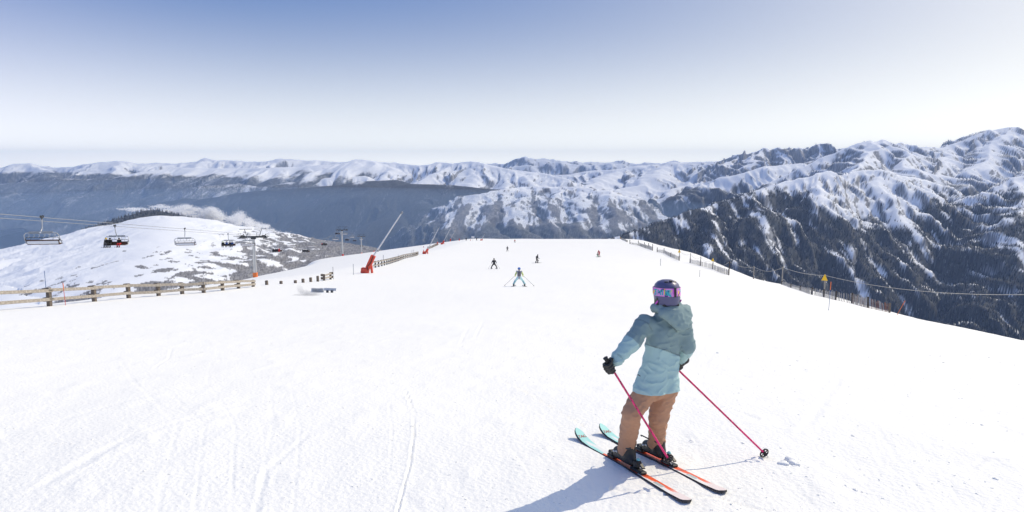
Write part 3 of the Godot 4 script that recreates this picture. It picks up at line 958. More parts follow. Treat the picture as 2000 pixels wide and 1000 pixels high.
func flesh(bones: Array, cell: float, k := 0.03, fold := 0.0, cuts: Array = [], paint = null, fold_size := 9.0) -> ArrayMesh:
	field_set(bones)
	var whole := field
	field_k = k
	field_fold = fold
	field_fold_size = fold_size
	field_cut = cuts
	var lo := Vector3(1e9, 1e9, 1e9)
	var hi := -lo
	for b in bones:
		for e in [[b[0], b[1]], [b[2], b[3]]]:
			lo = lo.min(e[0] - Vector3.ONE * (e[1] + k + cell * 2))
			hi = hi.max(e[0] + Vector3.ONE * (e[1] + k + cell * 2))
	var blk := 4
	var bx := int(ceil((hi.x - lo.x) / (cell * blk)))
	var by := int(ceil((hi.y - lo.y) / (cell * blk)))
	var bz := int(ceil((hi.z - lo.z) / (cell * blk)))
	var nx := bx * blk + 1
	var ny := by * blk + 1
	var nz := bz * blk + 1
	var val := PackedFloat32Array()
	val.resize(nx * ny * nz)
	val.fill(9.0)
	var live := PackedInt32Array()
	var reach := cell * blk * 0.87 + cell + fold * 1.7
	for k3 in bz:
		for j3 in by:
			for i3 in bx:
				var c := lo + Vector3(i3 + 0.5, j3 + 0.5, k3 + 0.5) * cell * blk
				field = whole
				if absf(field_at(c.x, c.y, c.z)) > reach: continue
				live.append_array([i3 * blk, j3 * blk, k3 * blk])
				# only the bones that matter in this block
				var ds := []
				var nearest := 1e9
				for b in bones:
					var q := Geometry3D.get_closest_point_to_segment(c, b[0], b[2])
					var r := c.distance_to(q) - maxf(b[1], b[3])
					ds.append(r)
					nearest = minf(nearest, r)
				field = PackedFloat32Array()
				for bi in bones.size():
					if ds[bi] < nearest + cell * blk * 1.8 + k * 1.5 + 0.02: field.append_array(whole.slice(bi * 9, bi * 9 + 9))
				for w in blk + 1:
					for v in blk + 1:
						var at := ((k3 * blk + w) * ny + j3 * blk + v) * nx + i3 * blk
						for u in blk + 1:
							if val[at + u] == 9.0:
								val[at + u] = field_at(lo.x + (i3 * blk + u) * cell, lo.y + (j3 * blk + v) * cell, lo.z + (k3 * blk + w) * cell)
	var spot := {}
	var verts := PackedVector3Array()
	var sx := 1
	var sy := nx
	var sz := nx * ny
	var offs := [0, sx, sy, sx + sy, sz, sx + sz, sy + sz, sx + sy + sz]
	var edges := [[0, 1], [2, 3], [4, 5], [6, 7], [0, 2], [1, 3], [4, 6], [5, 7], [0, 4], [1, 5], [2, 6], [3, 7]]
	var corner := []
	for q in 8: corner.append(Vector3(q & 1, (q >> 1) & 1, (q >> 2) & 1))
	var n3 := 0
	while n3 < live.size():
		for w in blk:
			for v in blk:
				for u in blk:
					var i := live[n3] + u
					var j := live[n3 + 1] + v
					var l := live[n3 + 2] + w
					var at := (l * ny + j) * nx + i
					var inside := 0
					for q in 8:
						if val[at + offs[q]] < 0.0: inside += 1
					if inside == 0 or inside == 8: continue
					var sum := Vector3.ZERO
					var cnt := 0
					for e in edges:
						var a := val[at + offs[e[0]]]
						var b := val[at + offs[e[1]]]
						if (a < 0.0) != (b < 0.0):
							sum += corner[e[0]].lerp(corner[e[1]], a / (a - b))
							cnt += 1
					spot[at] = verts.size()
					verts.append(lo + (Vector3(i, j, l) + sum / cnt) * cell)
		n3 += 3
	var ix := PackedInt32Array()
	for at in spot:
		var a := val[at]
		for ax in [[sx, sy, sz], [sy, sz, sx], [sz, sx, sy]]:
			var b := val[at + ax[0]]
			if (a < 0.0) == (b < 0.0): continue
			if not (spot.has(at - ax[1]) and spot.has(at - ax[2]) and spot.has(at - ax[1] - ax[2])): continue
			var p: int = spot[at]
			var q: int = spot[at - ax[1]]
			var r: int = spot[at - ax[1] - ax[2]]
			var t: int = spot[at - ax[2]]
			if a < 0.0: ix.append_array([p, r, q, p, t, r])
			else: ix.append_array([p, q, r, p, r, t])
	var cl := PackedColorArray()
	cl.resize(verts.size())
	for i in verts.size():
		var p := verts[i]
		if paint != null:
			cl[i] = paint.call(p)
			continue
		var best := 1e9
		for b in bones:
			var q := Geometry3D.get_closest_point_to_segment(p, b[0], b[2])
			var t: float = q.distance_to(b[0]) / maxf(b[0].distance_to(b[2]), 1e-6)
			var d: float = p.distance_to(q) - lerpf(b[1], b[3], t)
			if d < best:
				best = d
				cl[i] = b[4]
	var arr := []
	arr.resize(Mesh.ARRAY_MAX)
	arr[Mesh.ARRAY_VERTEX] = verts
	arr[Mesh.ARRAY_INDEX] = ix
	arr[Mesh.ARRAY_COLOR] = cl
	var st := SurfaceTool.new()
	st.create_from_arrays(arr)
	st.generate_normals()
	return st.commit()

func fist(g: Vector3, u: Vector3, w: Vector3, s: Vector3, c: Color, big := 1.0) -> Array:
	# a gloved hand closed round a pole: g the grip, u along the pole, w towards the wrist, s the palm's side
	var b := []
	var p := func(us: float, ws: float, ss: float) -> Vector3: return g + (u * us + w * ws + s * ss) * big
	for o in [-0.026, 0.0, 0.026]:
		b.append([p.call(o, 0.055, 0.036), 0.020 * big, p.call(o * 1.15, -0.018, 0.036), 0.017 * big, c])
	var k := 0
	for o in [0.036, 0.012, -0.012, -0.035]:
		var l: float = [0.95, 1.05, 1.0, 0.85][k]
		b.append([p.call(o, -0.022, 0.038), 0.0135 * big, p.call(o, -0.046 * l, 0.012), 0.0125 * big, c])
		b.append([p.call(o, -0.046 * l, 0.012), 0.0125 * big, p.call(o, -0.034 * l, -0.026), 0.012 * big, c])
		b.append([p.call(o, -0.034 * l, -0.026), 0.012 * big, p.call(o, -0.002, -0.032 * l), 0.011 * big, c])
		k += 1
	b.append([p.call(0.030, 0.048, 0.026), 0.015 * big, p.call(0.050, 0.034, -0.016), 0.0135 * big, c])
	b.append([p.call(0.050, 0.034, -0.016), 0.0135 * big, p.call(0.044, 0.006, -0.036), 0.012 * big, c])
	b.append([p.call(0.0, 0.055, 0.030), 0.032 * big, p.call(0.0, 0.125, 0.012), 0.036 * big, c])
	return b

# ---------------------------------------------------------------- skis and poles

const SKI_SHAPE := [[0.0, 0.040, 0.016], [0.008, 0.088, 0.012], [0.03, 0.108, 0.006], [0.12, 0.106, 0.0], [0.45, 0.088, 0.004], [0.52, 0.088, 0.004], [0.80, 0.108, 0.0], [0.88, 0.116, 0.012], [0.93, 0.112, 0.034], [0.965, 0.095, 0.060], [0.985, 0.066, 0.076], [0.996, 0.030, 0.084]]

func ski_top(at: float, long: float) -> Vector3:
	# the middle of the top sheet, from the tail (0) to the tip (1)
	for i in SKI_SHAPE.size() - 1:
		var a: Array = SKI_SHAPE[i]
		var b: Array = SKI_SHAPE[i + 1]
		if at <= b[0]:
			return Vector3(0, lerpf(a[2], b[2], (at - a[0]) / (b[0] - a[0])) + 0.018, -at * long)
	return Vector3(0, 0.1, -long)

func ski_mesh(long: float, paint: Callable, fine: int) -> ArrayMesh:
	var st := st_new()
	var rings := []
	var n: int = 60 if fine > 0 else 12
	for i in n + 1:
		var at := 0.996 * i / n
		var k := 0
		while k < SKI_SHAPE.size() - 2 and at > SKI_SHAPE[k + 1][0]: k += 1
		var a: Array = SKI_SHAPE[k]
		var b: Array = SKI_SHAPE[k + 1]
		var t: float = clampf((at - a[0]) / (b[0] - a[0]), 0.0, 1.0)
		var w: float = lerpf(a[1], b[1], t) * 0.5
		var h: float = lerpf(a[2], b[2], t)
		var z := -at * long
		rings.append([Vector3(-w, h, z), Vector3(-w, h + 0.010, z), Vector3(-w + 0.008, h + 0.018, z), Vector3(w - 0.008, h + 0.018, z), Vector3(w, h + 0.010, z), Vector3(w, h, z)])
	var dark := Color(0.03, 0.03, 0.035)
	st.set_smooth_group(-1)
	for i in n:
		for k in 6:
			var k2 := (k + 1) % 6
			var quadp := [rings[i][k], rings[i + 1][k], rings[i + 1][k2], rings[i][k2]]
			if k == 2 and fine > 0:
				# the printed sheet in strips across, so that the print can change over the width
				for s in 6:
					var q := [rings[i][2].lerp(rings[i][3], s / 6.0), rings[i + 1][2].lerp(rings[i + 1][3], s / 6.0), rings[i + 1][2].lerp(rings[i + 1][3], (s + 1) / 6.0), rings[i][2].lerp(rings[i][3], (s + 1) / 6.0)]
					for v in [0, 1, 2, 0, 2, 3]:
						st.set_color(paint.call((i + 0.5) / n, (s + 0.5) / 6.0))
						st.add_vertex(q[v])
				continue
			for v in [0, 1, 2, 0, 2, 3]:
				st.set_color(paint.call((i + 0.5) / n, 0.5) if k == 2 else dark)
				st.add_vertex(quadp[v])
	for k in range(1, 5):
		for v in [rings[0][0], rings[0][k], rings[0][k + 1]]:
			st.set_color(dark)
			st.add_vertex(v)
	return done(st)

func basket_mesh(r: float) -> ArrayMesh:
	# a hub and a ring on four spokes
	var st := st_new()
	var ring := []
	for k in 17: ring.append(Vector3(cos(TAU * k / 16.0) * r, 0.004, sin(TAU * k / 16.0) * r))
	add_tube(st, ring, r * 0.16, 6, false)
	for k in 6:
		var a := TAU * k / 6.0
		add_tube(st, [Vector3.ZERO, Vector3(cos(a) * r, 0.004, sin(a) * r)], r * 0.13, 5)
	add_tube(st, [Vector3(0, -0.012, 0), Vector3(0, 0.02, 0)], [r * 0.26, r * 0.30], 8)
	return done(st)

func along_pole(a: Vector3, b: Vector3) -> Transform3D:
	# y from the tip b up to the grip a
	var y := (a - b).normalized()
	var x := y.cross(Vector3.FORWARD).normalized()
	return Transform3D(Basis(x, y, x.cross(y)), b)

func ski_pole(label: String, top: Vector3, tip: Vector3, shaft: Color, tick: Color, group := "", fine := true) -> Node3D:
	var o := thing("ski_pole", label, "ski pole", tip, 0.0, group)
	o.basis = along_pole(top, tip).basis
	var long := top.distance_to(tip)
	var st := st_new()
	var seg := 46 if fine else 2
	st.set_smooth_group(0)
	var r := 0.0085 if fine else 0.011
	for i in seg:
		var y0 := 0.05 + (long - 0.12) * i / seg
		var y1 := 0.05 + (long - 0.12) * (i + 1) / seg
		for k in 8:
			var a := TAU * k / 8.0
			var b := TAU * (k + 1) / 8.0
			st.set_color(tick if fine and i > 12 and (i + k) % 4 == 0 else shaft)
			quad(st, Vector3(cos(a) * r, y0, sin(a) * r), Vector3(cos(a) * r, y1, sin(a) * r), Vector3(cos(b) * r, y1, sin(b) * r), Vector3(cos(b) * r, y0, sin(b) * r))
	part("shaft", done(st), M.tinted, o)
	part("grip", tube_mesh([Vector3(0, long - 0.10, 0), Vector3(0, long - 0.06, 0), Vector3(0, long + 0.02, 0), Vector3(0, long + 0.035, 0)], [0.014, 0.016, 0.017, 0.021], 8), M.rubber, o)
	var bk := part("basket", basket_mesh(0.042 if fine else 0.05), M.black, o)
	bk.position.y = 0.055
	part("tip", tube_mesh([Vector3(0, 0, 0), Vector3(0, 0.05, 0)], [0.003, 0.007], 6), M.steel, o)
	return o

# ---------------------------------------------------------------- people farther off

func pose_of(o: Dictionary) -> Dictionary:
	# joints of a skier 1.7 m tall facing -z, feet at the origin; o changes the stance
	var w: float = o.get("wide", 0.16)
	var low: float = o.get("low", 0.0)
	var step: float = o.get("step", 0.0)
	var lean: float = o.get("lean", 0.12)
	var arm: float = o.get("arm", 0.34)
	var j := {}
	for s in [-1, 1]:
		var n := "l" if s < 0 else "r"
		j[n + "ankle"] = Vector3(s * w, 0.11, 0.04 - s * step)
		j[n + "toe"] = Vector3(s * w * 0.96, 0.05, -0.18 - s * step)
		j[n + "knee"] = Vector3(s * (w * 0.62 + 0.04), 0.50 - low * 0.4, -0.13 - s * step * 0.7)
		j[n + "hip"] = Vector3(s * 0.095, 0.88 - low, 0.04)
		j[n + "shoulder"] = Vector3(s * 0.19, 1.37 - low, -0.05 - lean)
		j[n + "elbow"] = Vector3(s * (0.27 + arm * 0.15), 1.12 - low, -0.02 - lean)
		j[n + "hand"] = Vector3(s * (0.22 + arm * 0.4), 0.98 - low, -0.24 - lean)
	j.chest = Vector3(0, 1.24 - low, -0.02 - lean * 0.8)
	j.belly = Vector3(0, 1.00 - low, 0.02 - lean * 0.3)
	j.neck = Vector3(0, 1.45 - low, -0.05 - lean)
	j.head = Vector3(0, 1.575 - low, -0.08 - lean * 1.1)
	return j

func seated_pose(lift: float) -> Dictionary:
	# seat at the origin, facing -z
	var j := {}
	for s in [-1, 1]:
		var n := "l" if s < 0 else "r"
		j[n + "hip"] = Vector3(s * 0.10, 0.10, 0.0)
		j[n + "knee"] = Vector3(s * 0.13, 0.12, -0.45)
		j[n + "ankle"] = Vector3(s * 0.13, -0.30 + lift, -0.52)
		j[n + "toe"] = Vector3(s * 0.13, -0.35 + lift, -0.74)
		j[n + "shoulder"] = Vector3(s * 0.19, 0.60, -0.02)
		j[n + "elbow"] = Vector3(s * 0.25, 0.34, -0.08)
		j[n + "hand"] = Vector3(s * 0.14, 0.24, -0.32)
	j.chest = Vector3(0, 0.47, 0.0)
	j.belly = Vector3(0, 0.24, 0.02)
	j.neck = Vector3(0, 0.68, -0.03)
	j.head = Vector3(0, 0.80, -0.06)
	return j

func body_bones(j: Dictionary, coat: Color, sleeve: Color, legs: Color, shin: Color, boot: Color, glove: Color, face: Color) -> Array:
	var b := []
	b.append([j.chest + Vector3(-0.06, 0, 0), 0.115, j.belly + Vector3(-0.05, 0, 0), 0.11, coat])
	b.append([j.chest + Vector3(0.06, 0, 0), 0.115, j.belly + Vector3(0.05, 0, 0), 0.11, coat])
	b.append([j.belly, 0.13, (j.lhip + j.rhip) * 0.5 + Vector3(0, -0.02, 0), 0.135, coat])
	b.append([j.chest + Vector3(0, 0.05, 0), 0.11, j.neck, 0.065, coat])
	b.append([j.neck, 0.06, j.head, 0.085, face])
	b.append([j.head, 0.09, j.head + Vector3(0, 0.035, -0.015), 0.088, face])
	for n in ["l", "r"]:
		b.append([j[n + "shoulder"], 0.078, j.chest + Vector3(0, 0.05, 0), 0.09, coat])
		b.append([j[n + "shoulder"], 0.076, j[n + "elbow"], 0.062, sleeve])
		b.append([j[n + "elbow"], 0.062, j[n + "hand"], 0.052, sleeve])
		var d: Vector3 = (j[n + "hand"] - j[n + "elbow"]).normalized()
		b.append([j[n + "hand"], 0.052, j[n + "hand"] + d * 0.07, 0.048, glove])
		b.append([j[n + "hip"], 0.115, j[n + "knee"], 0.085, legs])
		b.append([j[n + "knee"], 0.085, j[n + "ankle"] + Vector3(0, 0.12, 0), 0.075, shin])
		b.append([j[n + "ankle"] + Vector3(0, 0.12, 0), 0.075, j[n + "ankle"], 0.075, boot])
		b.append([j[n + "ankle"] + Vector3(0, -0.03, 0.03), 0.06, j[n + "toe"], 0.052, boot])
	return b

func helmet_mesh() -> ArrayMesh:
	var st := st_new()
	add_lathe(st, [Vector2(0.0, 0.135), Vector2(0.06, 0.128), Vector2(0.105, 0.095), Vector2(0.125, 0.045), Vector2(0.128, 0.0), Vector2(0.120, -0.045), Vector2(0.105, -0.05), Vector2(0.0, -0.03)], Transform3D(), 12)
	return done(st)

func pack_mesh() -> ArrayMesh:
	return box_mesh(Vector3(0.28, 0.44, 0.17), Transform3D(), 0.05)

func far_person(label: String, at: Vector3, turn: float, j: Dictionary, c: Dictionary, cell: float, group := "") -> Node3D:
	var o := thing("person", label, "person", at, turn, group)
	part("body", flesh(body_bones(j, c.coat, c.get("sleeve", c.coat), c.legs, c.get("shin", c.legs), c.get("boot", Color(0.03, 0.03, 0.03)), c.get("glove", Color(0.02, 0.02, 0.02)), Color(0.42, 0.27, 0.2)), cell, 0.04, 0.008 if cell < 0.03 else 0.0), M.cloth, o)
	var hm: Material = c.helmet
	var h := part("helmet", helmet_mesh(), hm, o)
	h.position = j.head + Vector3(0, 0.02, 0.01)
	if c.has("pack"):
		var p := part("backpack", pack_mesh(), c.pack, o)
		p.position = j.chest + Vector3(0, -0.02, 0.19)
		p.rotation.x = -0.22
	return o

func far_skis(who: String, at: Vector3, turn: float, j: Dictionary, spread: float, c: Color, group := ""):
	for s in [-1, 1]:
		var n := "l" if s < 0 else "r"
		var a: Vector3 = j[n + "ankle"]
		var o := thing("ski", ("left" if s < 0 else "right") + " ski under the " + who, "ski", at, turn + s * spread, group)
		# a wedge: the tips are nearer to each other than the tails
		var f := Vector3(a.x, 0.0, a.z).rotated(Vector3.UP, turn)
		o.position = at + f + Vector3(0, 0.012, 0) + Vector3(0, 0, 0.78).rotated(Vector3.UP, turn + s * spread)
		var q := on_run(o.position.x, o.position.z)
		var r := o.position + Vector3(0, 0, -1.6).rotated(Vector3.UP, turn + s * spread)
		r.y = on_run(r.x, r.z).y
		o.position.y = q.y + 0.012
		o.look_at_from_position(o.position, Vector3(r.x, r.y + 0.012, r.z), Vector3.UP)
		part("board", ski_mesh(1.62, func(t: float, _s: float) -> Color: return c, 0), M.tinted, o)
		part("binding", box_mesh(Vector3(0.075, 0.03, 0.36), Transform3D(Basis(), Vector3(0, 0.035, -0.78)), 0.01), M.black, o)

func far_poles(who: String, at: Vector3, turn: float, j: Dictionary, out: float, back: float, group := ""):
	for s in [-1, 1]:
		var n := "l" if s < 0 else "r"
		var h: Vector3 = j[n + "hand"] + Vector3(0, 0.03, -0.05)
		var t := Vector3(h.x + s * out, 0.0, h.z + back)
		var top := at + h.rotated(Vector3.UP, turn)
		var tip := at + t.rotated(Vector3.UP, turn)
		tip.y = on_run(tip.x, tip.z).y + 0.03
		ski_pole(("left" if s < 0 else "right") + " pole of the " + who, top, tip, Color(0.12, 0.12, 0.13), Color(0.1, 0.1, 0.1), group, false)
# ---------------------------------------------------------------- the skier in front

func zag_print(t: float, s: float) -> Color:
	# top sheet: orange behind the boot, white, mint towards the tip; t from tail to tip
	var white := Color(0.80, 0.80, 0.79)
	var orange := Color(0.82, 0.115, 0.028)
	var mint := Color(0.36, 0.72, 0.69)
	var c := white
	var wob := 0.06 * sin(s * 9.0) + 0.04 * sin(t * 40.0 + s * 5.0)
	if t < 0.10: c = white.lerp(orange, 0.15)
	elif t < 0.36:
		var stripe := smoothstep(0.30, 0.42, s + wob + (0.36 - t) * -1.2 + 0.10)
		c = white.lerp(orange, stripe * smoothstep(0.08, 0.16, t))
		if t > 0.19 and t < 0.25 and s < 0.72 and s > 0.2: c = Color(0.42, 0.50, 0.50)
	elif t < 0.60: c = Color(0.70, 0.09, 0.035)
	elif t < 0.665 + wob * 0.3: c = orange.lerp(Color(0.78, 0.22, 0.13), s)
	elif t < 0.82: c = white.lerp(mint, smoothstep(0.60, 0.9, (1.0 - s) * 0.7 + t * 0.5 + wob))
	else: c = white.lerp(mint, smoothstep(0.80, 0.90, t + wob * 0.6))
	return c

func build_skier():
	var base := land(1250, 902)
	var o := thing("person", "skier in a two tone teal jacket, brown trousers and purple helmet, seen from behind", "person", base)
	var q := func(px: float, py: float, d: float) -> Vector3: return sight(px, py, d) - base
	var fwd := Vector3(-0.53, 0, -0.85).normalized()
	var rgt := Vector3(0.85, 0, -0.53).normalized()
	# skis lie where the boots stand
	var tips := [land(1094, 838), land(1141, 832)]
	var tails := [land(1346, 985), land(1416, 966)]
	var boots := []
	for k in 2:
		var tail: Vector3 = tails[k]
		var tip: Vector3 = tips[k]
		var ski := thing("ski", ["nearer ski of the front skier, mint tip and orange middle, under the left boot", "farther ski of the front skier, mint tip and orange tail, under the right boot"][k], "ski", tail)
		var long := 1.70
		ski.look_at_from_position(tail + Vector3(0, 0.002, 0), tail + (tip - tail).normalized() * long + Vector3(0, 0.004, 0), Vector3.UP)
		ski.rotate_object_local(Vector3.BACK, -0.10)
		part("board", ski_mesh(long, zag_print, 1), M.tinted, ski)
		for s in [-1, 1]:
			var e := st_new()
			var pts := []
			for i in 25:
				var at := 0.02 + 0.93 * i / 24.0
				var n := 0
				while n < SKI_SHAPE.size() - 2 and at > SKI_SHAPE[n + 1][0]: n += 1
				var t: float = (at - SKI_SHAPE[n][0]) / (SKI_SHAPE[n + 1][0] - SKI_SHAPE[n][0])
				pts.append(Vector3(s * (lerpf(SKI_SHAPE[n][1], SKI_SHAPE[n + 1][1], t) * 0.5 + 0.0005), lerpf(SKI_SHAPE[n][2], SKI_SHAPE[n + 1][2], t) + 0.002, -at * long))
			add_tube(e, pts, 0.0022, 4)
			part("steel_edge", done(e), M.edge, ski)
		# lettering near the tip
		var tm := TextMesh.new()
		var sf := SystemFont.new()
		sf.font_names = PackedStringArray(["Droid Sans"])
		tm.font = sf
		tm.text = "ZAG"
		tm.font_size = 16
		tm.pixel_size = 0.0035
		tm.depth = 0.0012
		var tx := part("lettering", tm, M.print_red, ski)
		tx.position = ski_top(0.925, long) + Vector3(0, 0.003, 0)
		tx.rotation = Vector3(-PI / 2 + 0.36, 0, 0)
		tx.scale = Vector3(0.9, 0.9, 1.0)
		# binding: toe piece, heel piece with its lever
		var mid := 0.515 * long
		var bs := st_new()
		add_box(bs, Vector3(0.070, 0.030, 0.10), Transform3D(Basis(), Vector3(0, 0.036, -mid - 0.17)), 0.008)
		add_box(bs, Vector3(0.060, 0.035, 0.06), Transform3D(Basis(Vector3.RIGHT, 0.3), Vector3(0, 0.062, -mid - 0.185)), 0.012)
		for s in [-1, 1]: add_box(bs, Vector3(0.014, 0.022, 0.055), Transform3D(Basis(Vector3.UP, s * 0.35), Vector3(s * 0.032, 0.066, -mid - 0.15)), 0.005)
		part("toe_piece", done(bs), M.black, ski)
		var hs := st_new()
		add_box(hs, Vector3(0.066, 0.026, 0.17), Transform3D(Basis(), Vector3(0, 0.034, -mid + 0.215)), 0.008)
		add_box(hs, Vector3(0.058, 0.075, 0.055), Transform3D(Basis(Vector3.RIGHT, -0.25), Vector3(0, 0.080, -mid + 0.185)), 0.014)
		add_box(hs, Vector3(0.036, 0.014, 0.10), Transform3D(Basis(Vector3.RIGHT, 0.5), Vector3(0, 0.095, -mid + 0.245)), 0.006)
		var heel := part("heel_piece", done(hs), M.black, ski)
		var cap := SphereMesh.new()
		cap.radius = 0.017
		cap.height = 0.034
		cap.radial_segments = 12
		cap.rings = 6
		var cp := part("lever_cap", cap, M.teal, heel)
		cp.position = Vector3(0.0, 0.122, -mid + 0.205)
		for s in [-1, 1]:
			var bk := st_new()
			add_tube(bk, [Vector3(s * 0.05, 0.03, -mid + 0.10), Vector3(s * 0.058, 0.02, -mid + 0.17), Vector3(s * 0.054, 0.018, -mid + 0.25)], 0.0035, 5)
			part("ski_brake", done(bk), M.black, ski)
		# the boot in it
		var tf := ski.transform
		var bt := func(x: float, y: float, z: float) -> Vector3: return tf * Vector3(x, y + 0.045, -mid + z) - base
		var black := Color(0.016, 0.016, 0.018)
		var bb := [[bt.call(0, 0.030, 0.125), 0.034, bt.call(0, 0.026, -0.135), 0.032, black], [bt.call(0, 0.050, 0.09), 0.047, bt.call(0, 0.045, -0.09), 0.044, black], [bt.call(0, 0.075, -0.02), 0.055, bt.call(0, 0.060, -0.09), 0.046, black],
			[bt.call(0, 0.07, 0.07), 0.060, bt.call(0, 0.20, 0.045), 0.064, black], [bt.call(0, 0.20, 0.045), 0.064, bt.call(0, 0.30, 0.01), 0.066, black]]
		var boot := part("ski_boot", flesh(bb, 0.008, 0.022), M.cloth, o)
		boot.material_override = M.tinted
		for z in [-0.085, -0.045, 0.0]:
			var cl := st_new()
			var side := -1.0
			var y: float = 0.105 - absf(z) * 0.25
			add_box(cl, Vector3(0.014, 0.016, 0.030), Transform3D(Basis(), Vector3(0.0, 0.0, 0.0)), 0.004)
			var b := part("buckle", done(cl), M.steel, boot)
			b.position = bt.call(side * 0.052, y - 0.02, z)
			b.rotation.y = atan2(-fwd.x, -fwd.z)
		var strap := st_new()
		var sp := []
		for i in 13:
			var a := PI * i / 12.0
			sp.append(bt.call(cos(a) * 0.066, 0.135 + 0.01 * sin(a), 0.045 - sin(a) * 0.085))
		add_tube(strap, sp, 0.006, 6)
		part("boot_strap", done(strap), M.rubber, boot)
		var pull := st_new()
		var pp := []
		for i in 9:
			var a := PI * i / 8.0
			pp.append(bt.call(-0.075 - 0.035 * sin(a), 0.15 + 0.02 * sin(a), -0.03 + 0.055 * cos(a)))
		add_tube(pull, pp, 0.006, 6)
		part("pull_loop", done(pull), M.black, boot)
		boots.append([bt.call(0, 0.30, 0.01), bt.call(0, 0.105, 0.035)])
	# joints
	var lank: Vector3 = boots[0][1]
	var rank: Vector3 = boots[1][1]
	var lkn: Vector3 = q.call(1235, 806, 5.48)
	var rkn: Vector3 = q.call(1287, 812, 5.68)
	var lhip: Vector3 = q.call(1269, 753, 5.54)
	var rhip: Vector3 = q.call(1301, 757, 5.62)
	var hips := (lhip + rhip) * 0.5
	var waist: Vector3 = q.call(1291, 703, 5.56)
	var chest: Vector3 = q.call(1297, 655, 5.55)
	var neck: Vector3 = q.call(1301, 604, 5.54)
	var head: Vector3 = q.call(1302, 572, 5.52)
	var lsh: Vector3 = q.call(1259, 633, 5.50)
	var rsh: Vector3 = q.call(1333, 633, 5.60)
	var lel: Vector3 = q.call(1233, 668, 5.37)
	var rel: Vector3 = q.call(1342, 676, 5.60)
	var lwr: Vector3 = q.call(1205, 701, 5.30)
	var rwr: Vector3 = q.call(1330, 700, 5.78)
	# body beneath the clothes, head turned a little to the left of the way they ski
	var skin := Color(0.50, 0.31, 0.23)
	var under := Color(0.06, 0.06, 0.07)
	var hf := Vector3(-0.20, 0, -0.98).normalized()
	var hr := hf.cross(Vector3.UP).normalized()
	var bones := [[head + Vector3(0, 0.01, 0), 0.078, head + Vector3(0, -0.02, 0) + hf * 0.01, 0.076, skin], [head + Vector3(0, -0.06, 0) + hf * 0.035, 0.055, head + Vector3(0, -0.085, 0) + hf * 0.055, 0.038, skin],
		[head + hf * 0.088 + Vector3(0, 0.005, 0), 0.012, head + hf * 0.104 + Vector3(0, -0.026, 0), 0.014, skin], [head + hf * 0.085 + Vector3(0, -0.058, 0) - hr * 0.016, 0.009, head + hf * 0.085 + Vector3(0, -0.058, 0) + hr * 0.016, 0.009, Color(0.42, 0.18, 0.15)],
		[head + Vector3(0, -0.04, 0), 0.055, neck - Vector3(0, 0.05, 0), 0.06, skin], [neck - Vector3(0, 0.05, 0), 0.055, chest, 0.07, under], [chest, 0.075, hips, 0.08, under],
		[lsh, 0.05, lel, 0.042, under], [lel, 0.042, lwr, 0.032, under], [rsh, 0.05, rel, 0.042, under], [rel, 0.042, rwr, 0.032, under], [lsh, 0.045, chest, 0.06, under], [rsh, 0.045, chest, 0.06, under],
		[lhip, 0.07, lkn, 0.055, under], [lkn, 0.055, lank, 0.045, under], [rhip, 0.07, rkn, 0.055, under], [rkn, 0.055, rank, 0.045, under]]
	part("body", flesh(bones, 0.015, 0.03), M.cloth, o)
	for s in [-1, 1]:
		var eye := SphereMesh.new()
		eye.radius = 0.012
		eye.height = 0.024
		eye.radial_segments = 8
		eye.rings = 4
		var e := part("eye", eye, M.white, o)
		e.position = head + hf * 0.078 + hr * s * 0.032 + Vector3(0, 0.012, 0)
	field_cloth = true
	# trousers
	var brown := Color(0.44, 0.245, 0.15)
	var cuff_l: Vector3 = lank + Vector3(0, 0.012, 0)
	var cuff_r: Vector3 = rank + Vector3(0, 0.012, 0)
	var tb := [[lhip, 0.100, lkn, 0.080, brown], [lkn, 0.080, cuff_l + Vector3(0, 0.05, 0), 0.070, brown], [rhip, 0.102, rkn, 0.080, brown], [rkn, 0.080, cuff_r + Vector3(0, 0.05, 0), 0.070, brown],
		[cuff_l + Vector3(0, 0.05, 0), 0.070, cuff_l, 0.074, brown], [cuff_r + Vector3(0, 0.05, 0), 0.070, cuff_r, 0.074, brown], [hips - rgt * 0.04, 0.105, waist - Vector3(0, 0.09, 0), 0.08, brown], [hips + rgt * 0.04, 0.105, waist - Vector3(0, 0.09, 0), 0.08, brown]]
	var floor_cut := minf(cuff_l.y, cuff_r.y) - 0.055
	var tp := func(p: Vector3) -> Color:
		var c := brown
		return c
	var tr := part("trousers", flesh(tb, 0.009, 0.022, 0.011, [Vector4(0, -1, 0, -floor_cut)], tp, 6.5), M.cloth, o)
	tr.set_meta("label", "brown ski trousers")
	# jacket in two tones with a hem that dips to the right
	var dark := Color(0.215, 0.305, 0.315)
	var pale := Color(0.36, 0.525, 0.53)
	var hem: Vector3 = q.call(1281, 762, 5.57)
	var hn := Vector3(-0.02, -1.0, 0.06)
	var jb := [[chest - rgt * 0.058, 0.102, waist - rgt * 0.050, 0.104, dark], [chest + rgt * 0.058, 0.102, waist + rgt * 0.050, 0.104, dark], [waist - rgt * 0.050, 0.104, hem - rgt * 0.082 - Vector3(0, 0.06, 0), 0.152, pale], [waist + rgt * 0.050, 0.104, hem + rgt * 0.065 - Vector3(0, 0.06, 0), 0.150, pale],
		[lsh, 0.066, chest + Vector3(0, 0.05, 0), 0.10, dark], [rsh, 0.066, chest + Vector3(0, 0.05, 0), 0.10, dark], [chest + Vector3(0, 0.06, 0), 0.10, neck, 0.07, dark],
		[lsh, 0.072, lel, 0.066, dark], [lel, 0.066, lwr, 0.053, pale], [rsh, 0.072, rel, 0.066, dark], [rel, 0.066, rwr, 0.052, pale]]
	var seam_y: float = q.call(1294, 690, 5.45).y
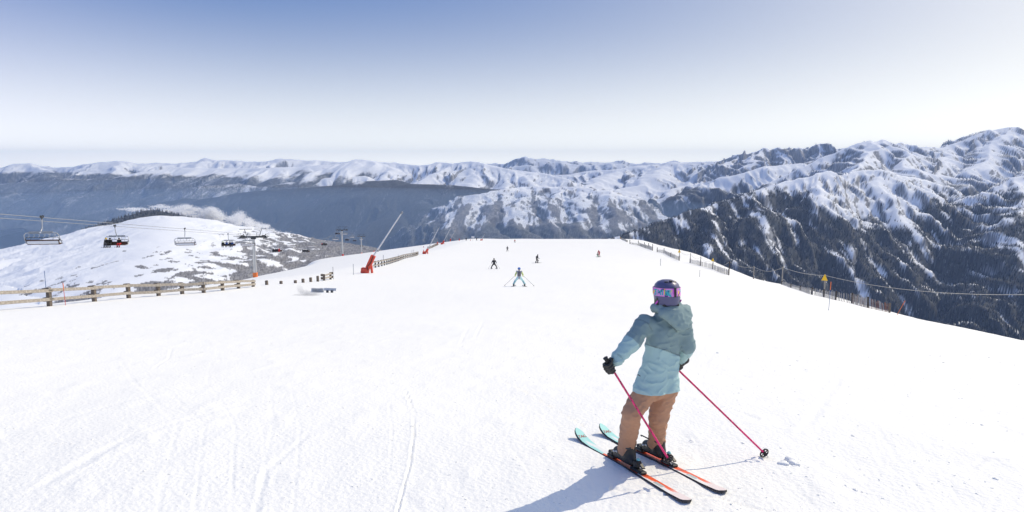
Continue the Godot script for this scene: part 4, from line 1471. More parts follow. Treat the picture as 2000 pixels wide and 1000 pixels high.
	var jp := func(p: Vector3) -> Color:
		var arm_l := Geometry3D.get_closest_point_to_segment(p, lel, lwr).distance_to(p)
		var arm_lu := Geometry3D.get_closest_point_to_segment(p, lsh, lel).distance_to(p)
		var arm_r := Geometry3D.get_closest_point_to_segment(p, rel, rwr).distance_to(p)
		var c := dark
		var side := (p - chest).dot(rgt)
		if arm_l < 0.095 and side < -0.17:
			c = pale if (p - lel).dot((lwr - lel).normalized()) > -0.005 else dark
		elif arm_r < 0.095 and side > 0.13:
			c = pale if (p - rel).dot((rwr - rel).normalized()) > 0.0 else dark
		elif p.y < seam_y - side * 0.30 - 0.015 * sin(side * 9.0):
			c = pale
		var line := p.y - (seam_y - side * 0.30 - 0.015 * sin(side * 9.0))
		if absf(line) < 0.006 and arm_l > 0.095 and arm_r > 0.095: c = dark * 0.7
		# sleeve seams round the armholes
		var hole := minf(absf((p - lsh).dot((lel - lsh).normalized()) - 0.03) if arm_lu < 0.09 else 1.0, absf((p - rsh).dot((rel - rsh).normalized()) - 0.03) if Geometry3D.get_closest_point_to_segment(p, rsh, rel).distance_to(p) < 0.09 else 1.0)
		if hole < 0.005: c = c * 0.75
		return c
	part("jacket", flesh(jb, 0.008, 0.03, 0.011, [Vector4(hn.x, hn.y, hn.z, hn.dot(hem))], jp, 6.5), M.cloth, o)
	var mark := part("chest_logo", box_mesh(Vector3(0.030, 0.006, 0.006), Transform3D(), 0.0), M.black, o)
	mark.position = q.call(1248, 733, 5.36)
	mark.rotation = Vector3(0, 0.5, -0.6)
	for k in 2:
		var cuff: Vector3 = [lwr, rwr][k]
		var elb: Vector3 = [lel, rel][k]
		var dirv := (cuff - elb).normalized()
		var bd := ring_frame(dirv)
		var cs := []
		for i in 13: cs.append(cuff - dirv * 0.018 + (bd.x * cos(TAU * i / 12.0) + bd.y * sin(TAU * i / 12.0)) * 0.0535)
		part("cuff_tab", tube_mesh(cs, 0.0065, 5), mat(pale * 0.8, 0.8), o)
	# hood lying on the shoulders: a roll round the neck and a drooping bag behind
	var hb := []
	var ring := []
	for k in 13:
		var a := TAU * k / 12.0
		ring.append(neck + Vector3(0, 0.022 - 0.018 * cos(a), 0) + fwd * cos(a) * 0.085 + rgt * sin(a) * 0.095)
	for k in 12: hb.append([ring[k], 0.036, ring[k + 1], 0.036, dark])
	var back := -fwd
	for k in 9:
		var s := (k - 4) / 4.0
		var drop := 1.0 - s * s
		hb.append([neck + rgt * (s * 0.125 + 0.015) + back * (0.085 + 0.03 * drop) + Vector3(0, -0.005, 0), 0.042, neck + rgt * (s * 0.10 + 0.03) + back * (0.12 + 0.03 * drop) - Vector3(0, 0.035 + 0.085 * drop, 0), 0.034, dark])
	part("hood", flesh(hb, 0.008, 0.02, 0.007, [], func(p: Vector3) -> Color: return dark, 8.0), M.cloth, o)
	field_cloth = false
	# helmet
	var hx := Basis(hr, Vector3.UP, -hf)
	hx = hx.rotated(hr, -0.10)
	var shell := Color(0.085, 0.085, 0.185)
	var st := st_new()
	st.set_smooth_group(0)
	var prof := [[0.0, 0.146], [0.045, 0.142], [0.085, 0.127], [0.112, 0.100], [0.124, 0.066], [0.128, 0.03], [0.128, -0.005], [0.124, -0.045], [0.117, -0.085], [0.108, -0.098], [0.085, -0.095]]
	for i in prof.size() - 1:
		for k in 40:
			var ps := []
			for c in [[i, k], [i + 1, k], [i + 1, k + 1], [i, k + 1]]:
				var a: float = TAU * c[1] / 40.0
				var p: Array = prof[c[0]]
				# deeper front to back, brow higher than the nape
				var y: float = p[1]
				if y < 0.0: y *= 1.0 - 0.55 * maxf(0.0, sin(a))
				var rib := 1.0 + 0.018 * cos(a * 2.0) * smoothstep(0.02, 0.12, p[1])
				if p[1] > 0.05 and p[1] < 0.14: rib += 0.012 * sin(a * 8.0)
				ps.append(Vector3(cos(a) * p[0] * 0.93 * rib, y, -sin(a) * p[0] * 1.10 * rib + 0.005))
			quad(st, ps[0], ps[1], ps[2], ps[3])
	M.shell = mat(shell, 0.38)
	M.shell.clearcoat_enabled = true
	M.shell.clearcoat = 0.15
	var hel := part("helmet", done(st), M.shell, o)
	hel.transform = Transform3D(hx.scaled(Vector3(0.88, 0.86, 0.88)), head + Vector3(0, -0.012, 0))
	for a in [[-0.5, 0.115], [0.0, 0.125], [0.5, 0.115], [-1.1, 0.105], [1.1, 0.105]]:
		var v := part("vent", box_mesh(Vector3(0.034, 0.012, 0.016), Transform3D(), 0.004), M.black, hel)
		v.transform = Transform3D(Basis(Vector3.UP, a[0]) * Basis(Vector3.RIGHT, 0.75), Vector3(sin(a[0]) * 0.086, a[1] + 0.008, cos(a[0]) * 0.098))
	# goggle strap round the outside, printed in bright shapes
	var img := Image.create(512, 64, false, Image.FORMAT_RGB8)
	img.fill(Color(0.86, 0.55, 0.83))
	var rng := RandomNumberGenerator.new()
	rng.seed = 77
	for k in 34:
		var x0 := rng.randi_range(0, 511)
		var col: Color = [Color(0.30, 0.12, 0.50), Color(0.95, 0.82, 0.25), Color(0.24, 0.68, 0.70), Color(0.80, 0.42, 0.80), Color(0.30, 0.12, 0.50)][k % 5]
		var wdt := rng.randi_range(8, 20)
		var slant := rng.randf_range(-0.9, 0.9)
		var y0 := rng.randi_range(0, 30)
		for y in range(y0, mini(64, y0 + rng.randi_range(24, 60))):
			for x in wdt:
				img.set_pixel(posmod(int(x0 + x + slant * y), 512), y, col)
	# teal letter strokes on the left side, as on the strap: S M I T H
	var glyph := ["011110110001011011110111101", "100000111011011001101100101", "011100101011011001100111101", "000010100011011001101100101", "111100100011011001101100101"]
	for y in 5:
		for x in 27:
			if glyph[y][x] == "1":
				for yy in 9:
					for xx in 4: img.set_pixel(262 + x * 4 + xx, 10 + y * 9 + yy, Color(0.20, 0.66, 0.70))
	var strap_mat := StandardMaterial3D.new()
	strap_mat.albedo_texture = ImageTexture.create_from_image(img)
	strap_mat.roughness = 0.8
	var ss := st_new()
	ss.set_smooth_group(0)
	for k in 48:
		var ps := []
		for c in [[k, 0], [k, 1], [k + 1, 1], [k + 1, 0]]:
			var a: float = TAU * c[0] / 48.0
			var y: float = 0.072 if c[1] == 0 else -0.004
			ps.append([Vector3(cos(a) * 0.131 * 0.93, y + 0.006 * sin(a), -sin(a) * 0.131 * 1.10 + 0.005), Vector2(c[0] / 48.0, c[1])])
		for n in [0, 1, 2, 0, 2, 3]:
			ss.set_uv(ps[n][1])
			ss.add_vertex(ps[n][0])
	ss.generate_normals()
	part("goggle_strap", ss.commit(), strap_mat, hel)
	part("strap_clip", box_mesh(Vector3(0.022, 0.092, 0.014), Transform3D(Basis(), Vector3(0.018, 0.030, 0.151)), 0.004), M.black, hel)
	part("strap_slider", box_mesh(Vector3(0.006, 0.058, 0.010), Transform3D(Basis(Vector3.UP, -0.62), Vector3(-0.075, 0.037, 0.124)), 0.002), M.yellow, hel)
	part("rear_pad", box_mesh(Vector3(0.16, 0.03, 0.05), Transform3D(Basis(), Vector3(0, -0.095, 0.085)), 0.012), M.black, hel)
	for s in [-1, 1]:
		var ep := part("ear_pad", box_mesh(Vector3(0.022, 0.085, 0.080), Transform3D(Basis(Vector3.RIGHT, 0.1), Vector3(s * 0.104, -0.055, 0.012)), 0.010), M.black, hel)
		part("pad_trim", box_mesh(Vector3(0.006, 0.016, 0.07), Transform3D(Basis(Vector3.RIGHT, -0.55), Vector3(s * 0.117, -0.072, 0.035)), 0.002), mat(Color(0.62, 0.07, 0.55), 0.6), ep)
	var gg := part("goggles", box_mesh(Vector3(0.15, 0.085, 0.045), Transform3D(Basis(), Vector3(0, 0.03, -0.128)), 0.02), M.black, hel)
	part("goggle_lens", box_mesh(Vector3(0.145, 0.066, 0.012), Transform3D(Basis(), Vector3(0, 0.03, -0.152)), 0.005), mat(Color(0.25, 0.10, 0.22), 0.08), gg)
	# gloves and poles
	var magenta := Color(0.72, 0.018, 0.16)
	var grip_l: Vector3 = sight(1193, 716, 5.26)
	var tip_l := land(1312, 909) + Vector3(0, 0.075, 0.0)
	tip_l = sight(1312, 907, 5.38)
	var grip_r: Vector3 = sight(1317, 715, 5.82)
	var tip_r := land(1501, 893)
	var gl := [[grip_l, tip_l, lwr, "left"], [grip_r, tip_r, rwr, "right"]]
	for k in 2:
		var g: Vector3 = gl[k][0]
		var tip: Vector3 = gl[k][1]
		var u := (g - tip).normalized()
		var top := g + u * 0.055
		ski_pole(["magenta ski pole in the left hand of the front skier, crossing the trousers", "magenta ski pole in the right hand of the front skier, planted out to the right"][k], top, tip, magenta, Color(0.10, 0.006, 0.03))
		var wr: Vector3 = gl[k][2] + base
		var w := wr - g
		w = (w - u * w.dot(u)).normalized()
		var s := u.cross(w) * (1.0 if k == 0 else -1.0)
		var wl: Vector3 = gl[k][2]
		var fb := fist(g - base, u, w, s, Color(0.017, 0.017, 0.018), 0.98)
		fb.append([fb[-1][2], 0.035, wl, 0.040, Color(0.02, 0.02, 0.02)])
		var glove := part("glove", flesh(fb, 0.005, 0.007), M.cloth, o)
		glove.material_override = M.tinted
		var sg := st_new()
		var lp := []
		for i in 9:
			var a := PI * i / 8.0
			lp.append(g - base + u * 0.05 + (w * 0.05 * sin(a)) + u * -0.03 * (1 - cos(a)) + s * 0.055 * sin(a))
		add_tube(sg, lp, 0.005, 5)
		part("wrist_strap", done(sg), M.black, glove)
# ---------------------------------------------------------------- the chairlift on the left

func rope_x(d: float, side: int) -> float:
	return (-35.5 if side > 0 else -40.5) - 0.16 * d

func rope_y(d: float, side := 1) -> float:
	var heavy := 1.0 if side > 0 else 1.75
	if d < 172.0: return lerpf(2.9, -17.7, d / 172.0)
	if d < 422.0: return lerpf(-17.7, -39.7, (d - 172.0) / 250.0) - 3.4 * heavy * sin(PI * (d - 172.0) / 250.0)
	if d < 613.0: return lerpf(-39.7, -63.7, (d - 422.0) / 191.0) - 2.0 * heavy * sin(PI * (d - 422.0) / 191.0)
	return -63.7 - 0.30 * (d - 613.0)

func lift_turn() -> float:
	return atan(0.16)   # the line bears a little left of straight ahead

func lift_tower(label: String, d: float, foot_y: float, sleeve: Material) -> Node3D:
	var x := -38.0 - 0.16 * d
	var o := thing("lift_tower", label, "lift tower", Vector3(x, foot_y, -d), lift_turn(), "lift towers")
	var top := rope_y(d) - foot_y
	var st := st_new()
	add_tube(st, [Vector3(0, 0.2, 0), Vector3(0, 1.3, 0), Vector3(0, top - 0.6, 0)], [0.50, 0.48, 0.34], 16)
	part("mast", done(st), M.steel, o)
	part("base_sleeve", tube_mesh([Vector3(0, -1.5, 0), Vector3(0, 1.25, 0)], [0.62, 0.60], 14), sleeve, o)
	var ld := st_new()
	for s in [-1, 1]: add_tube(ld, [Vector3(-0.85 + s * 0.2, 1.4, 0.3), Vector3(-0.68 + s * 0.2, top - 0.4, 0.2)], 0.035, 5)
	for k in int(top / 0.6): add_tube(ld, [Vector3(-1.05 + 0.17 * k * 0.6 / top, 1.5 + k * 0.6, 0.3), Vector3(-0.65 + 0.17 * k * 0.6 / top, 1.5 + k * 0.6, 0.3)], 0.022, 4)
	part("ladder", done(ld), M.steel, o)
	part("control_box", box_mesh(Vector3(0.4, 0.6, 0.3), Transform3D(Basis(), Vector3(-0.75, 2.6, 0.25)), 0.03), M.grey, o)
	var arm := st_new()
	add_box(arm, Vector3(6.4, 0.45, 0.42), Transform3D(Basis(), Vector3(0, top - 0.38, 0)), 0.06)
	add_box(arm, Vector3(1.2, 0.5, 0.7), Transform3D(Basis(), Vector3(0, top - 0.72, 0)), 0.06)
	part("cross_arm", done(arm), M.dark_steel, o)
	for s in [-1, 1]:
		# a train of wheels along the rope, with a walkway beside it
		var b := st_new()
		add_box(b, Vector3(0.16, 0.22, 4.2), Transform3D(Basis(Vector3.RIGHT, 0.12), Vector3(s * 2.72, top - 0.16, 0)), 0.03)
		var beam := part("wheel_beam", done(b), M.dark_steel, o)
		for k in 6:
			var wst := st_new()
			add_lathe(wst, [Vector2(0.0, -0.07), Vector2(0.27, -0.07), Vector2(0.30, -0.06), Vector2(0.25, 0.0), Vector2(0.30, 0.06), Vector2(0.27, 0.07), Vector2(0.0, 0.07)], Transform3D(Basis(Vector3.BACK, PI / 2), Vector3.ZERO), 14)
			var w := part("sheave_wheel", done(wst), M.rubber if k % 2 else M.dark_steel, beam)
			w.position = Vector3(s * 2.5, top - 0.22 - (k - 2.5) * -0.085 , (k - 2.5) * 0.72)
		var g := st_new()
		add_box(g, Vector3(0.65, 0.05, 4.0), Transform3D(Basis(), Vector3(s * 3.15, top - 0.55, 0)))
		for z in [-1.9, 0.0, 1.9]: add_tube(g, [Vector3(s * 3.45, top - 0.55, z), Vector3(s * 3.5, top + 0.45, z)], 0.03, 5)
		for y in [-0.05, 0.45]: add_tube(g, [Vector3(s * 3.5, top + y, -1.95), Vector3(s * 3.5, top + y, 1.95)], 0.025, 5)
		part("walkway", done(g), M.dark_steel, o)
		var f := st_new()
		add_tube(f, [Vector3(s * 1.55, top - 0.2, 0), Vector3(s * 2.05, top + 1.55, 0)], 0.075, 6)
		add_tube(f, [Vector3(s * 0.25, top + 1.6, 0), Vector3(s * 3.3, top + 1.6, 0)], 0.07, 6)
		add_tube(f, [Vector3(s * 0.8, top - 0.2, 0.2), Vector3(s * 0.9, top + 0.75, 0.2), Vector3(s * 1.7, top + 0.75, 0.2)], 0.03, 5)
		for k in 4: add_tube(f, [Vector3(s * (0.7 + 0.25 * k), top - 0.2, -0.2), Vector3(s * (0.7 + 0.25 * k), top + 0.55, -0.2)], 0.02, 4)
		part("lifting_frame", done(f), M.dark_steel, o)
	return o

func make_chair() -> Node3D:
	# origin at the grip on the rope; the chair faces -z
	var o := thing("lift_chair", "", "lift chair", Vector3.ZERO)
	var g := st_new()
	add_box(g, Vector3(0.16, 0.16, 0.62), Transform3D(Basis(), Vector3(0, 0.04, 0)), 0.04)
	add_tube(g, [Vector3(0, 0.10, -0.28), Vector3(0, 0.10, -0.16)], 0.11, 8)
	add_tube(g, [Vector3(0.05, 0.12, 0.18), Vector3(0.05, 0.12, 0.32)], 0.10, 8)
	add_box(g, Vector3(0.10, 0.28, 0.14), Transform3D(Basis(), Vector3(0, -0.14, 0)), 0.03)
	part("grip", done(g), M.dark_steel, o)
	part("hanger", tube_mesh([Vector3(0, -0.15, 0), Vector3(0, -0.55, 0.04), Vector3(0.0, -0.95, 0.12), Vector3(0.0, -1.25, 0.32), Vector3(0, -1.38, 0.45)], [0.065, 0.065, 0.06, 0.06, 0.06], 8), M.steel, o)
	var tb := st_new()
	add_box(tb, Vector3(2.15, 0.22, 0.16), Transform3D(Basis(), Vector3(0, -1.44, 0.46)), 0.05)
	var beam := part("top_beam", done(tb), M.grey, o)
	part("white_emblem", box_mesh(Vector3(0.14, 0.11, 0.008), Transform3D(Basis(), Vector3(0, -1.44, 0.376))), M.white, beam)
	part("white_emblem", box_mesh(Vector3(0.14, 0.11, 0.008), Transform3D(Basis(), Vector3(0, -1.44, 0.544))), M.white, beam)
	for s in [-1, 1]:
		var h := st_new()
		add_tube(h, [Vector3(s * 1.0, -1.44, 0.46), Vector3(s * 1.38, -1.50, 0.44), Vector3(s * 1.55, -1.72, 0.38), Vector3(s * 1.60, -2.15, 0.20), Vector3(s * 1.62, -2.52, 0.0), Vector3(s * 1.52, -2.62, -0.35), Vector3(s * 1.45, -2.60, -0.5)], 0.045, 7)
		part("side_frame", done(h), M.steel, o)
		var a := st_new()
		add_tube(a, [Vector3(s * 1.48, -2.20, 0.25), Vector3(s * 1.50, -2.32, -0.15), Vector3(s * 1.49, -2.36, -0.30)], 0.055, 6)
		part("arm_rest", done(a), M.black, o)
	var bar := st_new()
	add_tube(bar, [Vector3(-1.42, -1.93, 0.30), Vector3(1.42, -1.93, 0.30)], 0.03, 6)
	for s in [-1, 1]: add_tube(bar, [Vector3(s * 1.42, -1.93, 0.30), Vector3(s * 1.55, -2.20, 0.18)], 0.03, 6)
	for k in 3: add_tube(bar, [Vector3(-1.0 + k, -1.93, 0.30), Vector3(-1.03 + k, -2.05, 0.24), Vector3(-1.05 + k, -2.20, 0.30)], 0.018, 5)
	part("safety_bar", done(bar), M.dark_steel, o)
	for k in 6:
		var x := -1.15 + 0.46 * k
		part("restraint_hook", tube_mesh([Vector3(x - 0.10, -1.92, 0.32), Vector3(x + 0.02, -1.84, 0.40), Vector3(x + 0.12, -1.74, 0.44), Vector3(x + 0.10, -1.64, 0.42), Vector3(x - 0.02, -1.62, 0.40)], 0.022, 6), M.lance, o)
	part("seat_pad", box_mesh(Vector3(2.95, 0.10, 0.50), Transform3D(Basis(Vector3.RIGHT, 0.06), Vector3(0, -2.62, -0.16)), 0.04), M.brown_seat, o)
	part("backrest", box_mesh(Vector3(2.95, 0.44, 0.09), Transform3D(Basis(Vector3.RIGHT, 0.16), Vector3(0, -2.40, 0.17)), 0.04), M.brown_seat, o)
	return o

func snow_load(chair: Node3D, back: bool):
	# snow lying on an empty chair, and its pale back panel
	var sn := part("snow_layer", box_mesh(Vector3(2.75, 0.10, 0.42), Transform3D(Basis(), Vector3(0, -2.53, -0.14)), 0.045), M.loose_snow, chair)
	sn.set_meta("label", "layer of snow on the seat")
	part("back_panel", box_mesh(Vector3(2.80, 0.30, 0.03), Transform3D(Basis(Vector3.RIGHT, 0.16), Vector3(0, -2.45, 0.232)), 0.012), M.white, chair)

func rider(label: String, chair: Node3D, x: float, lift: float, c: Dictionary, group: String, cell: float):
	var j := seated_pose(lift)
	var at := chair.transform * Vector3(x, -2.56, -0.02)
	return far_person(label, at, chair.rotation.y, j, c, cell, group)

func build_lift():
	lift_tower("nearest lift tower with an orange sleeve round its foot", 172.0, run_height(-38.0 - 0.16 * 172.0, 172.0), M.orange)
	lift_tower("second lift tower with a red sleeve round its foot", 422.0, run_height(-38.0 - 0.16 * 422.0, 422.0), M.red)
	lift_tower("farthest lift tower, its foot hidden behind the snow", 613.0, -80.0, M.orange)
	for s in [1, -1]:
		var pts := []
		var d := -60.0
		while d < 760.0:
			pts.append(Vector3(rope_x(d, s), (rope_y(maxf(d, 0.0), s) - minf(d, 0.0) * 0.116), -d))
			d += 8.0
		tag(part("haul_rope", tube_mesh(pts, 0.032, 6), M.rope), "lift cable that carries the empty chairs, nearer of the two" if s > 0 else "lift cable that carries the loaded chairs, farther of the two", "cable")
	var chair := make_chair()
	var empty := [[67.0, "empty chair with snow on its seat, nearest at the left edge"], [110.5, "empty chair hanging in front of the bald white hilltop"], [155.0, "empty chair right behind the nearest lift tower"], [215.0, "empty chair just right of the nearest lift tower, beside a loaded one"], [263.0, "empty chair overlapping the riders midway between two towers"], [320.0, "empty chair right above a row of riders, left of the second tower"],
		[356.0, "small empty chair at the left arm of the second tower"], [414.0, "small empty chair close beside the second tower"], [470.0, "tiny empty chair just beyond the second tower"], [573.0, "tiny empty chair before the farthest tower"], [660.0, "tiny empty chair low over the snow edge beyond the farthest tower"]]
	var loaded := [[95.6, "nearest loaded chair with three riders over the white hill"], [157.0, "loaded chair left of the nearest tower, four riders in dark and blue"], [217.0, "loaded chair just right of the nearest tower, one rider in red"], [281.0, "loaded chair midway between the two nearer towers"], [347.0, "loaded chair left of the second tower with a row of dark riders"],
		[419.0, "small loaded chair at the mast of the second tower"], [488.0, "small loaded chair just right of the second tower"], [563.0, "tiny loaded chair between the second and farthest tower"], [650.0, "tiny loaded chair right of the farthest tower"]]
	var first := true
	for k in empty.size():
		var d: float = empty[k][0]
		var c: Node3D = chair
		var at := Vector3(rope_x(d, 1), rope_y(d), -d)
		if k == 0:
			snow_load(chair, true)
			chair.position = at
			chair.rotation.y = lift_turn()
			tag(chair, empty[k][1], "lift chair", "chairs on the lift")
		else:
			c = copy_of(chair, empty[k][1], at, lift_turn(), "chairs on the lift")
	var full: Node3D
	for k in loaded.size():
		var d: float = loaded[k][0]
		var at := Vector3(rope_x(d, -1), rope_y(d, -1), -d)
		if k == 0:
			full = make_chair()
			full.position = at
			full.rotation.y = lift_turn() + PI
			tag(full, loaded[k][1], "lift chair", "chairs on the lift")
		else:
			copy_of(full, loaded[k][1], at, lift_turn() + PI, "chairs on the lift")
	var black := Color(0.02, 0.02, 0.023)
	var grey := Color(0.07, 0.07, 0.08)
	var red := Color(0.55, 0.03, 0.03)
	var blue := Color(0.04, 0.10, 0.30)
	var lime := mat(Color(0.45, 0.62, 0.05), 0.5)
	var set_of := func(d: float) -> Transform3D: return Transform3D(Basis(Vector3.UP, lift_turn() + PI), Vector3(rope_x(d, -1), rope_y(d, -1), -d))
	# seats run from the far side (-) to the near side (+) as one looks at them
	var rows_of := [
		[95.6, [[1.25, black, grey, M.yellow, "rider in black with a yellow collar, at the left end of the nearest loaded chair"], [0.75, black, black, M.black, "rider all in black, second from the left on the nearest loaded chair"], [-0.45, black, red, M.black, "rider in bright red trousers on the nearest loaded chair"]]],
		[157.0, [[1.2, black, black, lime, "rider in black with a lime helmet left of the nearest tower"], [0.4, blue, black, M.black, "rider in a blue coat beside the lime helmet"], [-0.35, black, grey, M.black, "rider in black between two blue coats left of the nearest tower"], [-0.8, blue, black, M.black, "rider in a blue coat, third from the lime helmet"]]],
		[217.0, [[1.2, black, black, M.black, "dark rider at the left end of the chair just right of the nearest tower"], [0.55, grey, black, M.grey, "rider in a grey coat with a grey helmet just right of the nearest tower"], [0.0, black, black, M.black, "dark rider next to the red one just right of the nearest tower"], [-0.6, red, red, M.red, "rider all in red just right of the nearest tower"]]],
	]
	var simple := [[281.0, "dark clothed rider in the row midway between the two nearer towers", [1.2, 0.6, 0.0, -0.6]], [347.0, "dark clothed rider in the row left of the second tower", [0.6, 0.05, -0.5, -1.0]], [419.0, "dark clothed rider on the chair at the second tower's mast", [1.0, 0.4, -0.4]], [488.0, "dark clothed rider on the chair just right of the second tower", [0.9, 0.2, -0.5]], [563.0, "tiny dark rider between the second and farthest tower", [0.8, 0.0, -0.7]], [650.0, "tiny dark rider right of the farthest tower", [0.6, -0.2]]]
	var holder := Node3D.new()
	for r in rows_of:
		holder.transform = set_of.call(r[0])
		for p in r[1]:
			var who: Node3D = rider(p[4], holder, p[0], 0.0, {"coat": p[1], "legs": p[2], "helmet": p[3]}, "", 0.024 if r[0] < 100.0 else 0.04)
			if r[0] < 100.0:
				for s in [-1, 1]:
					var sk := part("ski", ski_mesh(1.6, func(_t: float, _s: float) -> Color: return Color(0.10, 0.10, 0.11) if p[2] != red else Color(0.5, 0.06, 0.06), 0), M.tinted, who)
					sk.position = Vector3(s * 0.13, -0.43, 0.15)
					sk.rotation.x = 0.10
	holder.transform = set_of.call(347.0)
	rider("rider in red at the left end of the row left of the second tower", holder, 1.2, 0.0, {"coat": red, "legs": black, "helmet": M.red}, "", 0.04)
	var proto: Node3D
	for r in simple:
		holder.transform = set_of.call(r[0])
		var seat := 0
		for x in r[2]:
			var words: String = ["leftmost ", "second from left ", "third from left ", "fourth from left ", "rightmost "][seat + (1 if r[0] == 347.0 else 0)] + r[1]
			seat += 1
			if proto == null:
				proto = rider(words, holder, x, 0.0, {"coat": black, "legs": grey, "helmet": M.black}, "dark riders on the lift", 0.04)
			else:
				copy_of(proto, words, holder.transform * Vector3(x, -2.56, -0.02), holder.rotation.y, "dark riders on the lift")
	holder.free()
# ---------------------------------------------------------------- fences, posts, markers

func upright(called: String, parent: Node, at: Vector3, tall: float, wide: float, m: Material, lean := 0.0, turn := 0.0) -> MeshInstance3D:
	var p := part(called, box_mesh(Vector3(wide, tall + 0.3, wide), Transform3D(Basis(), Vector3(0, tall * 0.5 - 0.15, 0)), wide * 0.12), m, parent)
	p.position = at
	p.rotation = Vector3(0, turn, lean)
	return p

func rail(parent: Node, a: Vector3, b: Vector3, high: float, thick: float, m: Material, off := 0.0):
	var v := b - a
	var p := part("rail", box_mesh(Vector3(thick, high, v.length() + 0.30), Transform3D(), 0.012), m, parent)
	var z := -v.normalized()
	var x := Vector3.UP.cross(z).normalized()
	p.transform = Transform3D(Basis(x, z.cross(x), z), (a + b) * 0.5 + x * off)

func rail_fence(label: String, posts: Array, m_post: Material, wide: float):
	# posts: [place on the snow, height]
	var at: Vector3 = posts[0][0]
	var o := thing("wooden_fence", label, "fence", at)
	var rng := RandomNumberGenerator.new()
	rng.seed = 31 + posts.size()
	for k in posts.size():
		var p: Vector3 = posts[k][0] - at
		var h: float = posts[k][1]
		var turn := 0.2
		if k < posts.size() - 1:
			var v: Vector3 = posts[k + 1][0] - posts[k][0]
			turn = atan2(v.x, v.z)
		upright("post", o, p, h, wide, m_post, rng.randf_range(-0.03, 0.03), turn)
		# packing blocks that carry the rail ends
		if h > 0.6:
			for y in [0.86, 0.36]:
				var b := part("block", box_mesh(Vector3(wide * 0.95, 0.20, 0.24), Transform3D(), 0.02), m_post, o)
				b.position = p + Vector3(0, h * y, 0) + Vector3(wide * 0.95, 0, 0).rotated(Vector3.UP, turn)
				b.rotation.y = turn
		if k < posts.size() - 1:
			var q: Vector3 = posts[k + 1][0] - at
			var h2: float = posts[k + 1][1]
			for y in ([0.86, 0.36] if h > 0.5 and h2 > 0.5 else []):
				rail(o, p + Vector3(0, h * y + rng.randf_range(-0.03, 0.03), 0), q + Vector3(0, h2 * y + rng.randf_range(-0.03, 0.03), 0), 0.165, 0.045, M.board, wide * 0.62)

func tall_of(px0: float, base: Vector3) -> float:
	# metres for that many pixels at that distance
	return px0 * -base.z * 0.99 / FOCAL

